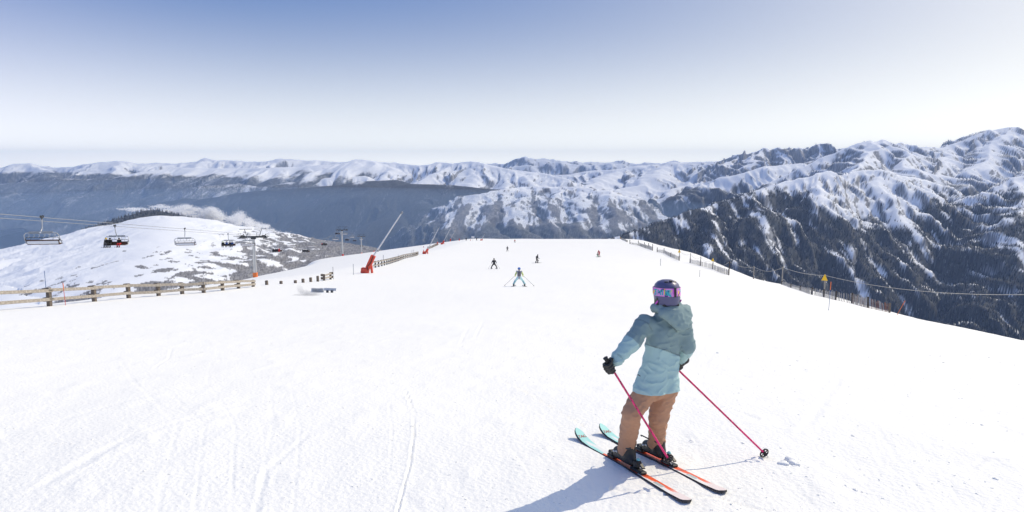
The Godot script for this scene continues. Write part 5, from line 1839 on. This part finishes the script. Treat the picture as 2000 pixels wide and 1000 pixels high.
func build_fences():
	var posts := []
	for p in [[97, 598, 38], [184.6, 589, 33], [251.5, 582.5, 30], [310, 578, 26], [356, 574.5, 23.5], [398, 572, 22], [435, 567.5, 20], [466, 563.5, 17], [494.6, 560, 14], [521, 556.5, 9], [549, 554.5, 6], [577, 553, 5], [592, 552, 8], [607, 550.5, 9], [620.8, 549.5, 11], [633, 548, 13], [645.5, 546, 15]]:
		var b := land(p[0], p[1])
		posts.append([b, maxf(tall_of(p[2], b), 0.25)])
	for k in 7:
		# on past the left edge of the view
		var e: Vector3 = posts[0][0] * 2.0 - posts[1][0]
		posts.push_front([on_run(e.x, e.z), posts[0][1]])
	rail_fence("weathered two rail wooden fence along the left edge of the run", posts, M.post, 0.20)
	var line := []
	var a := land(726, 524.5)
	var b := land(815, 498.5)
	for k in 26:
		var t := k / 25.0
		var q := a.lerp(b, t) + Vector3(sin(t * 9.0) * 0.25, 0, 0)
		line.append([on_run(q.x, q.z), lerpf(1.05, 0.95, t)])
	rail_fence("row of dark fence posts running downhill behind the big red snow lance", line, M.dark_post, 0.20)
	line = []
	a = land(836, 487.0)
	b = land(855, 479.0)
	for k in 14:
		var q := a.lerp(b, k / 13.0)
		line.append([on_run(q.x, q.z), 1.0])
	rail_fence("short far fence between the two small red snow lances", line, M.dark_post, 0.22)
	# paling fences on the right
	paling_fence("long pale paling fence leaning along the right edge of the run, nearest one", [[1737, 610.9, 18], [1695, 601.4, 21], [1664, 592.6, 20], [1632, 586, 17], [1609, 580.5, 15], [1585.5, 575.5, 13], [1563, 567.5, 9], [1545, 562, 7], [1527, 556, 6], [1509, 551.5, 4]], 5, 0.17)
	paling_fence("stub of paling fence left of the bare tall posts", [[1481, 545.5, 6], [1471.5, 545, 5]], 9, 0.2)
	paling_fence("paling fence below the two bare tall posts and a yellow triangle", [[1423.5, 537.5, 12], [1392, 525.8, 11], [1368, 519, 10], [1347.5, 513.6, 8]], 11, 0.22)
	paling_fence("paling fence on the bump, ending at a yellow triangle", [[1326.6, 509, 9], [1310, 501.5, 8], [1296.6, 494.5, 7], [1283.4, 492, 5]], 13, 0.25)
	paling_fence("small far paling fence second from the brow", [[1274.4, 489.5, 8], [1260, 484.5, 7], [1249, 480, 6]], 15, 0.28)
	paling_fence("tiny far paling fence just below the brow", [[1246.5, 479.6, 4], [1230, 476.5, 4]], 17, 0.3)
	paling_fence("farthest paling fence at the right end of the brow", [[1225.5, 473, 4], [1213.5, 468, 4]], 19, 0.35)
	var tall := [[1609, 580.0, 45.5, true, "tall wooden post with the largest yellow triangle sign"], [1527, 555.5, 36, false, "bare tall post, right of a pair standing alone"], [1471.5, 545, 26, false, "bare tall post, left of a pair standing alone"], [1423.5, 537.5, 29, false, "dark tall post at the right end of a paling fence"], [1392, 525.5, 22, true, "tall post with a small yellow triangle above a paling fence"],
		[1368, 518.6, 18.6, false, "plain tall post left of the small yellow triangle"], [1348, 513.5, 19.5, false, "plain tall post at the left end of the paling fence with a yellow triangle"], [1326.6, 509, 22, true, "far tall post with a yellow triangle at the snow bump"], [1296.6, 494, 9.5, false, "thin far post in the middle of the fence on the bump"], [1283.4, 492.5, 9.5, false, "thin far post at the left end of the fence on the bump"],
		[1274.4, 489.5, 13, false, "thin far post right of a gap in the far palings"], [1266.6, 482.5, 8, false, "tiny thin post above the second far paling fence"], [1258.5, 479.5, 6, false, "tiny short post in the second far paling fence"], [1246.5, 479.6, 10, false, "tiny post left of the second far paling fence"], [1230, 476, 8, false, "tiny post at the left end of the far palings"], [1212, 464.5, 7, true, "farthest yellow sign on a post at the brow"]]
	var tops := []
	for t in tall:
		var g := land(t[0], t[1])
		var h := tall_of(t[2], g)
		var wide := clampf(0.20, -g.z * 0.0010, 0.34)
		var o := thing("tall_post", t[4], "post", g, 0.0, "tall posts along the right edge")
		part("pole", tube_mesh([Vector3(0, -0.4, 0), Vector3(0.02, h * 0.5, 0), Vector3(0.03, h, 0)], [wide * 0.5, wide * 0.47, wide * 0.43], 8), M.dark_post if t[4].begins_with("dark") or t[2] < 15 else M.paling, o)
		if t[3]:
			var sg := st_new()
			var sw := maxf(0.34, h * 0.13)
			var sh := maxf(0.72, h * 0.27)
			# a triangle plate with thickness, apex up
			var v := [Vector3(-sw, h - sh, 0), Vector3(-sw * 0.12, h, 0), Vector3(sw * 0.12, h, 0), Vector3(sw, h - sh, 0)]
			sg.set_smooth_group(-1)
			for z in [0.5, -0.5]:
				var e := Vector3(0, 0, z * 0.03)
				if z > 0: quad(sg, v[0] + e, v[1] + e, v[2] + e, v[3] + e)
				else: quad(sg, v[3] + e, v[2] + e, v[1] + e, v[0] + e)
			for k in 4:
				var e := Vector3(0, 0, 0.015)
				quad(sg, v[k] - e, v[(k + 1) % 4] - e, v[(k + 1) % 4] + e, v[k] + e)
			var s := part("triangle_sign", done(sg), M.yellow, o)
			s.position = Vector3(-0.10, 0.03, wide * 0.5 + 0.03)
			s.rotation.y = -0.35
		tops.append(g + Vector3(0.03, h, 0))
	# ropes that sag from post to post, and off to the right over the drop
	var off := sight(2160, 566, 57.0)
	var fo := thing("tall_post", "tall post out at the right where the rope ends", "post", Vector3(off.x, run_height(off.x, 57.0), off.z), 0.0, "tall posts along the right edge")
	part("pole", tube_mesh([Vector3(0, -0.4, 0), Vector3(0, off.y - fo.position.y + 0.05, 0)], 0.09, 8), M.paling, fo)
	var spans := [[off, tops[0], 1.15, "long rope sagging from the largest yellow sign out to the right"], [tops[0], tops[1], 0.30, "rope between the largest yellow sign and the bare tall post"], [tops[1], tops[2], 0.75, "rope sagging between the two bare tall posts"], [tops[2], tops[3], 0.5, "rope from the left bare tall post to the dark post"], [tops[3], tops[4], 1.1, "rope from the dark post to the small yellow triangle"], [tops[4], tops[5], 0.9, "rope from the small yellow triangle to the post on its left"], [tops[5], tops[6], 0.8, "rope between the two plain tall posts"], [tops[6], tops[7], 0.7, "rope up to the yellow triangle at the snow bump"]]
	for s in spans:
		var pts := []
		for k in 15:
			var t := k / 14.0
			pts.append(s[0].lerp(s[1], t) + Vector3(0, -0.12 - s[2] * 4.0 * t * (1.0 - t), 0))
		tag(part("rope", tube_mesh(pts, 0.026, 5), M.cord), s[3], "rope")
	# thin marker poles stuck in the snow
	for m in [[93, 598, 72, 0.032, M.blue_pole, null, 0.0, "tall blue marker pole against the first fence post"], [128, 596.5, 46, 0.030, M.red, M.orange, 0.03, "short orange marker pole behind the fence, next to the blue one"], [651, 546, 26, 0.022, M.grey, null, 0.0, "thin grey marker pole at the end of the wooden fence"], [690.5, 537, 22, 0.018, M.grey, null, 0.0, "thin pale marker pole between the fence end and the big red lance"],
		[1618.5, 606, 58, 0.022, M.blue_pole, M.orange, -0.02, "thin dark marker pole with an orange top before the paling fence"], [1751.6, 615.7, 33, 0.022, M.orange, M.orange, -0.45, "orange marker pole leaning right beyond the fence end"], [1290, 519, 14, 0.020, M.grey, null, 0.0, "thin far marker pole on open snow below the bump"], [1366.5, 541, 14, 0.020, M.grey, null, 0.0, "thin marker pole on open snow below the paling fence with a triangle"],
		[749, 510.5, 13, 0.03, M.grey, null, 0.0, "faint marker pole above the big red lance's arm"], [778, 505, 8, 0.035, M.grey, null, 0.0, "faint marker pole above the row of dark posts"], [804.5, 497, 9, 0.035, M.grey, null, 0.0, "left of two faint poles above the dark posts' far end"], [808, 496.5, 9, 0.035, M.grey, null, 0.0, "right of two faint poles above the dark posts' far end"]]:
		var g := land(m[0], m[1])
		var h := tall_of(m[2], g)
		var o := thing("marker_pole", m[7], "pole", g, 0.0, "marker poles")
		o.rotation.z = m[6]
		m[3] = clampf(-g.z * 0.00036, 0.009, 0.05)
		part("rod", tube_mesh([Vector3(0, -0.3, 0), Vector3(0, h * (0.72 if m[5] else 1.0), 0)], m[3], 6), m[4], o)
		if m[5]: part("coloured_top", tube_mesh([Vector3(0, h * 0.72, 0), Vector3(0, h, 0)], m[3] * 1.6, 6), m[5], o)

func paling_fence(label: String, run: Array, seed: int, gap: float):
	var rng := RandomNumberGenerator.new()
	rng.seed = seed
	var at := land(run[0][0], run[0][1])
	var o := thing("paling_fence", label, "fence", at, 0.0, "paling fences")
	var prev := Vector3.ZERO
	var ph := 0.0
	var meshes := []
	for k in 4: meshes.append(box_mesh(Vector3(0.055 + 0.012 * k, 1.0, 0.018), Transform3D(Basis(), Vector3(0, 0.5, 0))))
	var made := 0
	for k in run.size():
		var g := land(run[k][0], run[k][1]) - at
		var h := tall_of(run[k][2], g + at)
		var post := upright("post", o, g, h + 0.10, 0.17, M.dark_post if k > 0 else M.post, rng.randf_range(-0.06, 0.06))
		if k > 0:
			var long := g.distance_to(prev)
			var n := int(long / gap)
			var turn := atan2(-(g - prev).z, (g - prev).x)
			for i in n:
				if rng.randf() < 0.05: continue
				var t := (i + 0.5) / n
				var p := prev.lerp(g, t)
				var w := on_run(p.x + at.x, p.z + at.z) - at
				var ht := lerpf(ph, h, t) * rng.randf_range(0.82, 1.06)
				var pm: Material = M.pale_paling if rng.randf() < 0.6 else M.paling
				if k == 1 or (k == 2 and seed == 5 and rng.randf() < 0.3): pm = M.red_paling if seed == 5 and rng.randf() < 0.75 else pm
				if made >= 295: continue
				made += 1
				var pl := part("paling", meshes[rng.randi() % 4], pm, o)
				var lean := rng.randf_range(-0.10, 0.06) - (0.16 if k == 1 and seed == 5 else 0.0)
				pl.transform = Transform3D(Basis(Vector3.UP, turn) * Basis(Vector3.BACK, lean), Vector3(p.x, minf(w.y, p.y + 0.1) - 0.05, p.z)) * Transform3D(Basis().scaled(Vector3(1, ht + 0.05, 1)), Vector3.ZERO)
			for y in [0.25, 0.75]:
				part("wire", tube_mesh([prev + Vector3(0, ph * y, 0.02), g + Vector3(0, h * y, 0.02)], 0.010, 4), M.rope, o)
		prev = g
		ph = h
# ---------------------------------------------------------------- snow lances, far skiers, cloud, loose snow

func snow_lance(label: String, foot: Vector2, elbow: Vector2, tip: Vector2, s: float, detail: bool):
	var g := land(foot.x, foot.y)
	var d := -g.z
	var e := sight(elbow.x, elbow.y, d) - g
	var t := sight(tip.x, tip.y, d) - g
	var o := thing("snow_lance", label, "snow lance", g, 0.0, "snow lances left of the run")
	var dir := e.normalized()
	var side := Vector3(0, 0, 1)
	var tf := func(a: Vector3, b: Vector3) -> Transform3D:
		var y := (b - a).normalized()
		var x := y.cross(side).normalized()
		return Transform3D(Basis(x, y, x.cross(y)), (a + b) * 0.5)
	var low := dir * 0.7 * s
	var st := st_new()
	add_box(st, Vector3(1.05, 0.75, 0.7) * s, Transform3D(Basis(Vector3.BACK, -0.18), Vector3(-0.05, 0.32 * s, 0)), 0.10 * s)
	part("foot_block", done(st), M.cannon_red, o)
	st = st_new()
	add_box(st, Vector3(0.62 * s, e.distance_to(low), 0.55 * s), tf.call(low, e), 0.06 * s)
	part("arm", done(st), M.cannon_red, o)
	st = st_new()
	add_box(st, Vector3(0.28 * s, 1.0 * s, 0.3 * s), Transform3D(Basis(Vector3.BACK, 0.12), Vector3(0.78 * s, 0.5 * s, -0.1)), 0.04 * s)
	part("strut", done(st), M.cannon_red, o)
	if tip != elbow:
		part("lance_tube", tube_mesh([e - dir * 0.2, t], [0.105 * s, 0.085 * s], 8), M.lance, o)
		part("nozzle_head", tube_mesh([t - (t - e).normalized() * 0.12, t + (t - e).normalized() * 0.25], [0.14 * s, 0.12 * s], 8), M.grey, o)
		if detail:
			var m := e + (t - e) * 0.12
			part("valve", box_mesh(Vector3(0.25, 0.22, 0.2), Transform3D(Basis(), m + Vector3(0.12, -0.05, 0)), 0.03), M.grey, o)
			var hose := part("hose", tube_mesh([Vector3(0.4, 0.25, 0.3), Vector3(0.3, 0.9, 0.36), low + dir * 0.8 + Vector3(0.1, 0, 0.34), e + Vector3(0, -0.1, 0.34)], 0.05, 6), M.rubber, o)

func far_ones():
	var black := Color(0.022, 0.022, 0.025)
	# first one, legs in a wedge
	var a := land(965, 525.2)
	var j := pose_of({"wide": 0.42, "low": 0.10, "lean": 0.06, "arm": 0.28})
	far_person("skier all in black braking with legs wide apart, left of the others", a, 0.05, j, {"coat": black, "legs": Color(0.02, 0.02, 0.022), "helmet": M.black}, 0.028)
	far_skis("black skier with legs wide apart", a, 0.05, j, 0.20, Color(0.06, 0.06, 0.07))
	far_poles("black skier with legs wide apart", a, 0.05, j, 0.55, 0.5)
	# second one, nearer
	a = land(1014, 559.3)
	j = pose_of({"wide": 0.46, "low": 0.12, "lean": 0.05, "arm": 0.24})
	far_person("skier in mint trousers, grey coat with yellow sleeves and blue helmet", a, 0.0, j, {"coat": Color(0.50, 0.50, 0.54), "sleeve": Color(0.62, 0.70, 0.28), "legs": Color(0.55, 0.80, 0.80), "shin": Color(0.36, 0.60, 0.60), "boot": Color(0.22, 0.21, 0.17), "helmet": mat(Color(0.10, 0.22, 0.55), 0.4), "pack": mat(Color(0.16, 0.16, 0.18), 0.8)}, 0.022)
	far_skis("skier in mint trousers", a, 0.0, j, 0.22, Color(0.55, 0.55, 0.56))
	far_poles("skier in mint trousers", a, 0.0, j, 0.95, 0.45)
	# third one, seen from the side
	a = land(1048.5, 513.6)
	j = pose_of({"wide": 0.10, "low": 0.06, "step": 0.16, "lean": 0.10, "arm": 0.2})
	far_person("black clad skier with a backpack turned to the right, on the open run", a, -1.35, j, {"coat": black, "legs": black, "helmet": M.black, "pack": M.black}, 0.03)
	far_skis("black clad skier with a backpack", a, -1.35, j, 0.03, Color(0.05, 0.05, 0.06))
	far_poles("black clad skier with a backpack", a, -1.35, j, 0.10, 0.35)
	# red one and a child
	a = land(1170.0, 501.3)
	j = pose_of({"wide": 0.18, "low": 0.05, "lean": 0.16})
	far_person("skier all in red standing behind a small child at the right", a, 0.3, j, {"coat": Color(0.42, 0.025, 0.035), "legs": Color(0.40, 0.03, 0.035), "helmet": M.red}, 0.038)
	far_skis("skier all in red", a, 0.3, j, 0.06, Color(0.3, 0.3, 0.3))
	a = land(1167.3, 502.2)
	j = pose_of({"wide": 0.26, "low": 0.14, "lean": 0.1})
	var kid := far_person("small child in green trousers skiing beside the skier in red", a, 0.5, j, {"coat": Color(0.03, 0.04, 0.04), "legs": Color(0.04, 0.36, 0.20), "helmet": M.black}, 0.042)
	kid.scale = Vector3.ONE * 0.66
	far_skis("small child in green trousers", a, 0.5, pose_of({"wide": 0.18}), 0.15, Color(0.08, 0.2, 0.15))
	# distant ones near the brow
	var red_coat := Color(0.45, 0.04, 0.04)
	for p in [[991, 491.3, 0.0, black, black, "distant dark skier on the open run below the brow"], [1005.6, 474.2, 0.1, red_coat, black, "distant skier in a red coat just below the brow"], [790.5, 479.6, 0.4, black, black, "distant dark skier beside a pale net at the left brow"], [819.5, 477.2, 0.2, Color(0.5, 0.45, 0.30), black, "distant skier in a pale coat on the left brow"], [824.5, 477.0, -0.2, black, black, "distant dark skier beside one in a pale coat on the left brow"], [910.6, 470.3, 0.0, black, black, "tiny dark skier on the brow right of the small red pads"], [931.0, 470.2, 0.2, black, black, "tiny dark skier on the brow near a red lance foot"]]:
		a = land(p[0], p[1])
		j = pose_of({"wide": 0.2, "low": 0.06})
		var s := 1.0
		far_person(p[5], a, p[2], j, {"coat": p[3], "legs": p[4], "helmet": M.black}, 0.06, "distant skiers near the brow").scale = Vector3.ONE * s

func pads():
	for p in [[730.3, 489.5, 6.5, "red padded post left of the big lance's tube"], [755.3, 486.0, 4.2, "red padded post at the left end of a pale net"], [782.3, 480.0, 4.0, "red padded post beside a dark distant skier"], [827.5, 491.0, 3.0, "small red pad beside the second lance's foot"], [827.3, 483.4, 2.4, "small red pad above the second lance's foot"], [859.5, 475.8, 2.4, "small red pad left of the third lance"], [897.0, 470.0, 4.0, "red padded post on the brow right of the lances"], [919.0, 470.0, 2.4, "low red pad on the brow between two tiny skiers"]]:
		var g := land(p[0], p[1])
		var h := tall_of(p[2], g)
		var o := thing("padded_post", p[3], "padded post", g, 0.0, "red padded posts on the brow")
		var st := st_new()
		add_tube(st, [Vector3(0, -0.1, 0), Vector3(0, h, 0)], h * 0.24, 10)
		part("pad", done(st), M.red, o)
		part("top_cap", tube_mesh([Vector3(0, h, 0), Vector3(0, h + 0.08, 0)], h * 0.10, 8), M.black, o)
	for p in [[756.5, 486.0, 764.5, 484.2, "pale safety net beside a red padded post on the left brow"], [783.5, 480.0, 789.0, 479.4, "short pale safety net left of a dark distant skier"]]:
		var a := land(p[0], p[1])
		var b := land(p[2], p[3])
		var o := thing("safety_net", p[4], "net", a, 0.0, "pale safety nets")
		var v := b - a
		for k in 5:
			part("stake", tube_mesh([v * k / 4.0, v * k / 4.0 + Vector3(0, 1.25, 0)], 0.05, 5), M.net, o)
		for k in 6:
			part("net_strand", tube_mesh([Vector3(0, 0.15 + k * 0.2, 0), v + Vector3(0, 0.15 + k * 0.2, 0)], 0.06, 4), M.net, o)
	var g := land(923.6, 470.3)
	var sg := thing("white_sign", "small white sign board on the brow above the run", "sign", g)
	part("board", box_mesh(Vector3(1.6, 0.75, 0.05), Transform3D(Basis(), Vector3(0, 2.0, 0)), 0.02), M.white, sg)
	part("pole", tube_mesh([Vector3(0, -0.3, -0.06), Vector3(0, 2.2, -0.06)], 0.05, 6), M.grey, sg)

func loose_snow():
	# lumps thrown up by skis: the two big ones single, crumbs as stuff
	var lump := func(seed: int) -> ArrayMesh:
		var b := []
		var rng := RandomNumberGenerator.new()
		rng.seed = seed
		for k in 5:
			var p := Vector3(rng.randf_range(-0.07, 0.07), rng.randf_range(0.0, 0.035), rng.randf_range(-0.05, 0.05))
			b.append([p, rng.randf_range(0.022, 0.042), p + Vector3(rng.randf_range(-0.05, 0.05), 0.008, 0.02), 0.02, Color.WHITE])
		return flesh(b, 0.010, 0.012, 0.006, [], null, 22.0)
	for p in [[1537, 903, 1, 1.0, "largest lump of loose snow, right of the planted pole tip"], [1470, 899, 2, 0.75, "smaller lump of loose snow just left of the planted pole tip"], [1556, 908, 3, 0.5, "low crumb of snow at the right end of the largest lump"], [1400, 690, 4, 0.5, "lone snow lump right of the skier's jacket"], [1350, 862, 5, 0.4, "small snow lump right of the farther boot"]]:
		var g := land(p[0], p[1])
		var o := part("snow_lump", lump.call(p[2]), M.loose_snow)
		o.position = g - Vector3(0, 0.022 * p[3], 0)
		o.scale = Vector3(1.15, 0.85, 1.15) * p[3]
		tag(o, p[4], "snow lump", "lumps of loose snow")
	var mm := MultiMesh.new()
	mm.transform_format = MultiMesh.TRANSFORM_3D
	mm.mesh = lump.call(9)
	var rng := RandomNumberGenerator.new()
	rng.seed = 5150
	var list: Array[Transform3D] = []
	for k in 2600:
		var d := 4.2 * pow(9.0, rng.randf())
		var x := rng.randf_range(-0.85, 0.85) * d
		if run_noise.get_noise_2d(x * 0.5, d * 0.5) + rng.randf_range(-0.3, 0.3) < 0.0: continue
		var s := rng.randf_range(0.04, 0.12) * (1.0 if rng.randf() < 0.95 else 2.0)
		var y := run_height(x, d) + (near_relief(x, d) if d < 20.0 else 0.0)
		list.append(Transform3D(Basis(Vector3.UP, rng.randf() * TAU).scaled(Vector3(s, s * 0.8, s)), Vector3(x, y, -d)))
	mm.instance_count = list.size()
	for k in list.size(): mm.set_instance_transform(k, list[k])
	var o := MultiMeshInstance3D.new()
	o.multimesh = mm
	o.material_override = M.loose_snow
	o.name = numbered("snow_crumbs")
	add_child(o)
	tag(o, "crumbs of snow scattered over the skied surface", "snow", "", "stuff")

func puff(parent: Node, called: String, at: Vector3, size: Vector3, m: FogMaterial):
	var f := FogVolume.new()
	f.shape = RenderingServer.FOG_VOLUME_SHAPE_ELLIPSOID
	f.size = size
	f.material = m
	f.name = called
	parent.add_child(f, true)
	f.position = at

func low_cloud():
	# a drift of small white wisps, denser towards the middle of each billow
	var rng := RandomNumberGenerator.new()
	rng.seed = 88
	var away := 2400.0
	var m := away / FOCAL
	var list: Array[Transform3D] = []
	for p in [[335, 412, 30, 12, 0.7], [370, 410, 30, 12, 1.0], [405, 412, 26, 13, 1.0], [428, 419, 20, 13, 1.0], [352, 420, 24, 9, 0.8], [390, 427, 30, 12, 0.9], [425, 437, 26, 12, 0.8], [462, 428, 24, 13, 1.0], [485, 432, 22, 14, 1.0], [505, 442, 20, 11, 0.8], [455, 445, 30, 12, 0.6], [490, 452, 28, 11, 0.5],
		[525, 452, 20, 9, 0.7], [548, 460, 16, 8, 0.6], [535, 464, 26, 8, 0.4], [565, 468, 16, 8, 0.4], [290, 407, 34, 5, 0.5], [262, 408, 26, 3.5, 0.4], [312, 403, 22, 6, 0.5], [430, 455, 40, 12, 0.25], [465, 465, 36, 10, 0.22], [580, 480, 22, 6, 0.2], [240, 409, 18, 3, 0.25]]:
		for b in 7:
			# each billow is a few smaller ones
			var bx: float = p[0] + rng.randfn(0.0, 0.42) * p[2]
			var by: float = p[1] + rng.randfn(0.0, 0.34) * p[3]
			var br: float = rng.randf_range(0.28, 0.55)
			for k in int(p[2] * p[3] * p[4] * 2.2):
				var o := sight(bx + rng.randfn(0.0, 0.52) * p[2] * br, by + rng.randfn(0.0, 0.52) * p[3] * br, away + rng.randfn(0.0, 26.0))
				var s := rng.randf_range(1.0, 2.3)
				list.append(Transform3D(Basis(Vector3(rng.randf_range(-1, 1), rng.randf_range(-1, 1), rng.randf_range(-1, 1)).normalized(), rng.randf() * TAU).scaled(Vector3.ONE * s), o))
	var st := st_new()
	# a curled wisp: a bent strip
	st.set_smooth_group(0)
	for k in 3:
		var a := -0.5 + k / 3.0
		var b := -0.5 + (k + 1) / 3.0
		quad(st, Vector3(a, -a * a * 0.9, -0.45), Vector3(b, -b * b * 0.9, -0.45), Vector3(b, -b * b * 0.9, 0.45), Vector3(a, -a * a * 0.9, 0.45))
	var mm := MultiMesh.new()
	mm.transform_format = MultiMesh.TRANSFORM_3D
	mm.mesh = done(st)
	mm.instance_count = list.size()
	for k in list.size(): mm.set_instance_transform(k, list[k])
	var veil := mat(Color(0.96, 0.96, 0.96), 1.0)
	veil.cull_mode = BaseMaterial3D.CULL_DISABLED
	veil.backlight_enabled = true
	veil.backlight = Color(1, 1, 1)
	var o := MultiMeshInstance3D.new()
	o.multimesh = mm
	o.material_override = veil
	o.name = numbered("low_cloud")
	add_child(o)
	tag(o, "low white cloud lying behind the bald hilltop", "cloud", "", "stuff")

func valley_air():
	# the hazier air that lies in the left valley
	var c := thing("valley_haze", "blue haze lying in the left valley between the ranges", "haze", Vector3(-2300, -500, -5400))
	c.set_meta("kind", "stuff")
	for p in [[Vector3(-300, 60, -1000), Vector3(8500, 640, 1500), 0.00036], [Vector3(1000, 20, 1400), Vector3(7200, 700, 3000), 0.00026]]:
		var m := FogMaterial.new()
		m.albedo = Color(0.68, 0.82, 1.0)
		m.density = p[2]
		puff(c, "haze_cloud", p[0], p[1], m)

func snow_burst():
	# something half hidden in blown snow on the left of the run: a striped panel, a grey board and the snow dust
	var a := land(632, 571.5)
	var s := -a.z / FOCAL
	var o := thing("striped_panel", "white panel with dark stripes lying in the snow left of the run", "panel", a)
	o.rotation.x = -0.75
	for k in 13:
		var sl := part("slat", box_mesh(Vector3(0.028, 0.36, 0.03), Transform3D(Basis(Vector3.BACK, 0.45), Vector3.ZERO), 0.006), M.grey, o)
		sl.position = Vector3((k - 13.5) * 1.75 * s, 0.20 + 0.02 * sin(k * 0.7), 0.0)
	part("backing", box_mesh(Vector3(26 * s, 0.36, 0.02), Transform3D(Basis(), Vector3(-13 * s, 0.20, -0.04)), 0.004), M.white, o)
	var b := thing("grey_board", "grey board lying in the snow at the striped panel's right end", "board", a + Vector3(13 * s, 0, 0.05))
	b.rotation.x = -0.5
	part("plank", box_mesh(Vector3(24 * s, 0.19, 0.06), Transform3D(Basis(Vector3.BACK, -0.04), Vector3(0, 0.24, 0)), 0.012), mat(Color(0.58, 0.59, 0.60), 0.7), b)
	for x in [-5, 4]: part("support", box_mesh(Vector3(4 * s, 0.16, 0.2), Transform3D(Basis(), Vector3(x * s, 0.07, 0.02)), 0.02), M.dark_steel, b)
	var m := FogMaterial.new()
	m.albedo = Color(0.93, 0.94, 0.96)
	m.density = 0.55
	var c := thing("snow_dust", "puff of blown snow dust left of the striped panel", "snow dust", land(600, 577))
	c.set_meta("kind", "stuff")
	for p in [[585, 563, 9, 9], [588, 568, 10, 8], [596, 571, 16, 8], [606, 574, 20, 8], [617, 574, 16, 6], [590, 577, 30, 4]]:
		puff(c, "snow_dust_cloud", sight(p[0], p[1], -c.position.z) - c.position, Vector3(p[2], p[3], p[2]) * s * 1.3, m)

func build_everything():
	build_skier()
	far_ones()
	build_lift()
	build_fences()
	snow_lance("big red snow lance with its pale tube raised, nearest one", Vector2(714, 533.5), Vector2(729.5, 499), Vector2(784, 416.5), 1.0, true)
	snow_lance("second red snow lance, at the far end of the dark posts", Vector2(829.5, 496), Vector2(836, 486), Vector2(857, 445.5), 1.0, false)
	snow_lance("third red snow lance high on the left brow", Vector2(863.5, 477.4), Vector2(867.2, 470), Vector2(880.3, 445), 1.15, false)
	snow_lance("fourth red snow lance on the brow, right of the third", Vector2(878, 470.4), Vector2(880.3, 466.3), Vector2(890, 448.5), 1.1, false)
	snow_lance("red lance foot without a tube left of the third lance", Vector2(852.5, 479), Vector2(855, 473), Vector2(855, 473), 1.0, false)
	snow_lance("farthest small snow lance on the brow at the centre", Vector2(939.8, 469.8), Vector2(941, 467.3), Vector2(947, 457), 0.9, false)
	pads()
	loose_snow()
	snow_burst()
	valley_air()
	low_cloud()
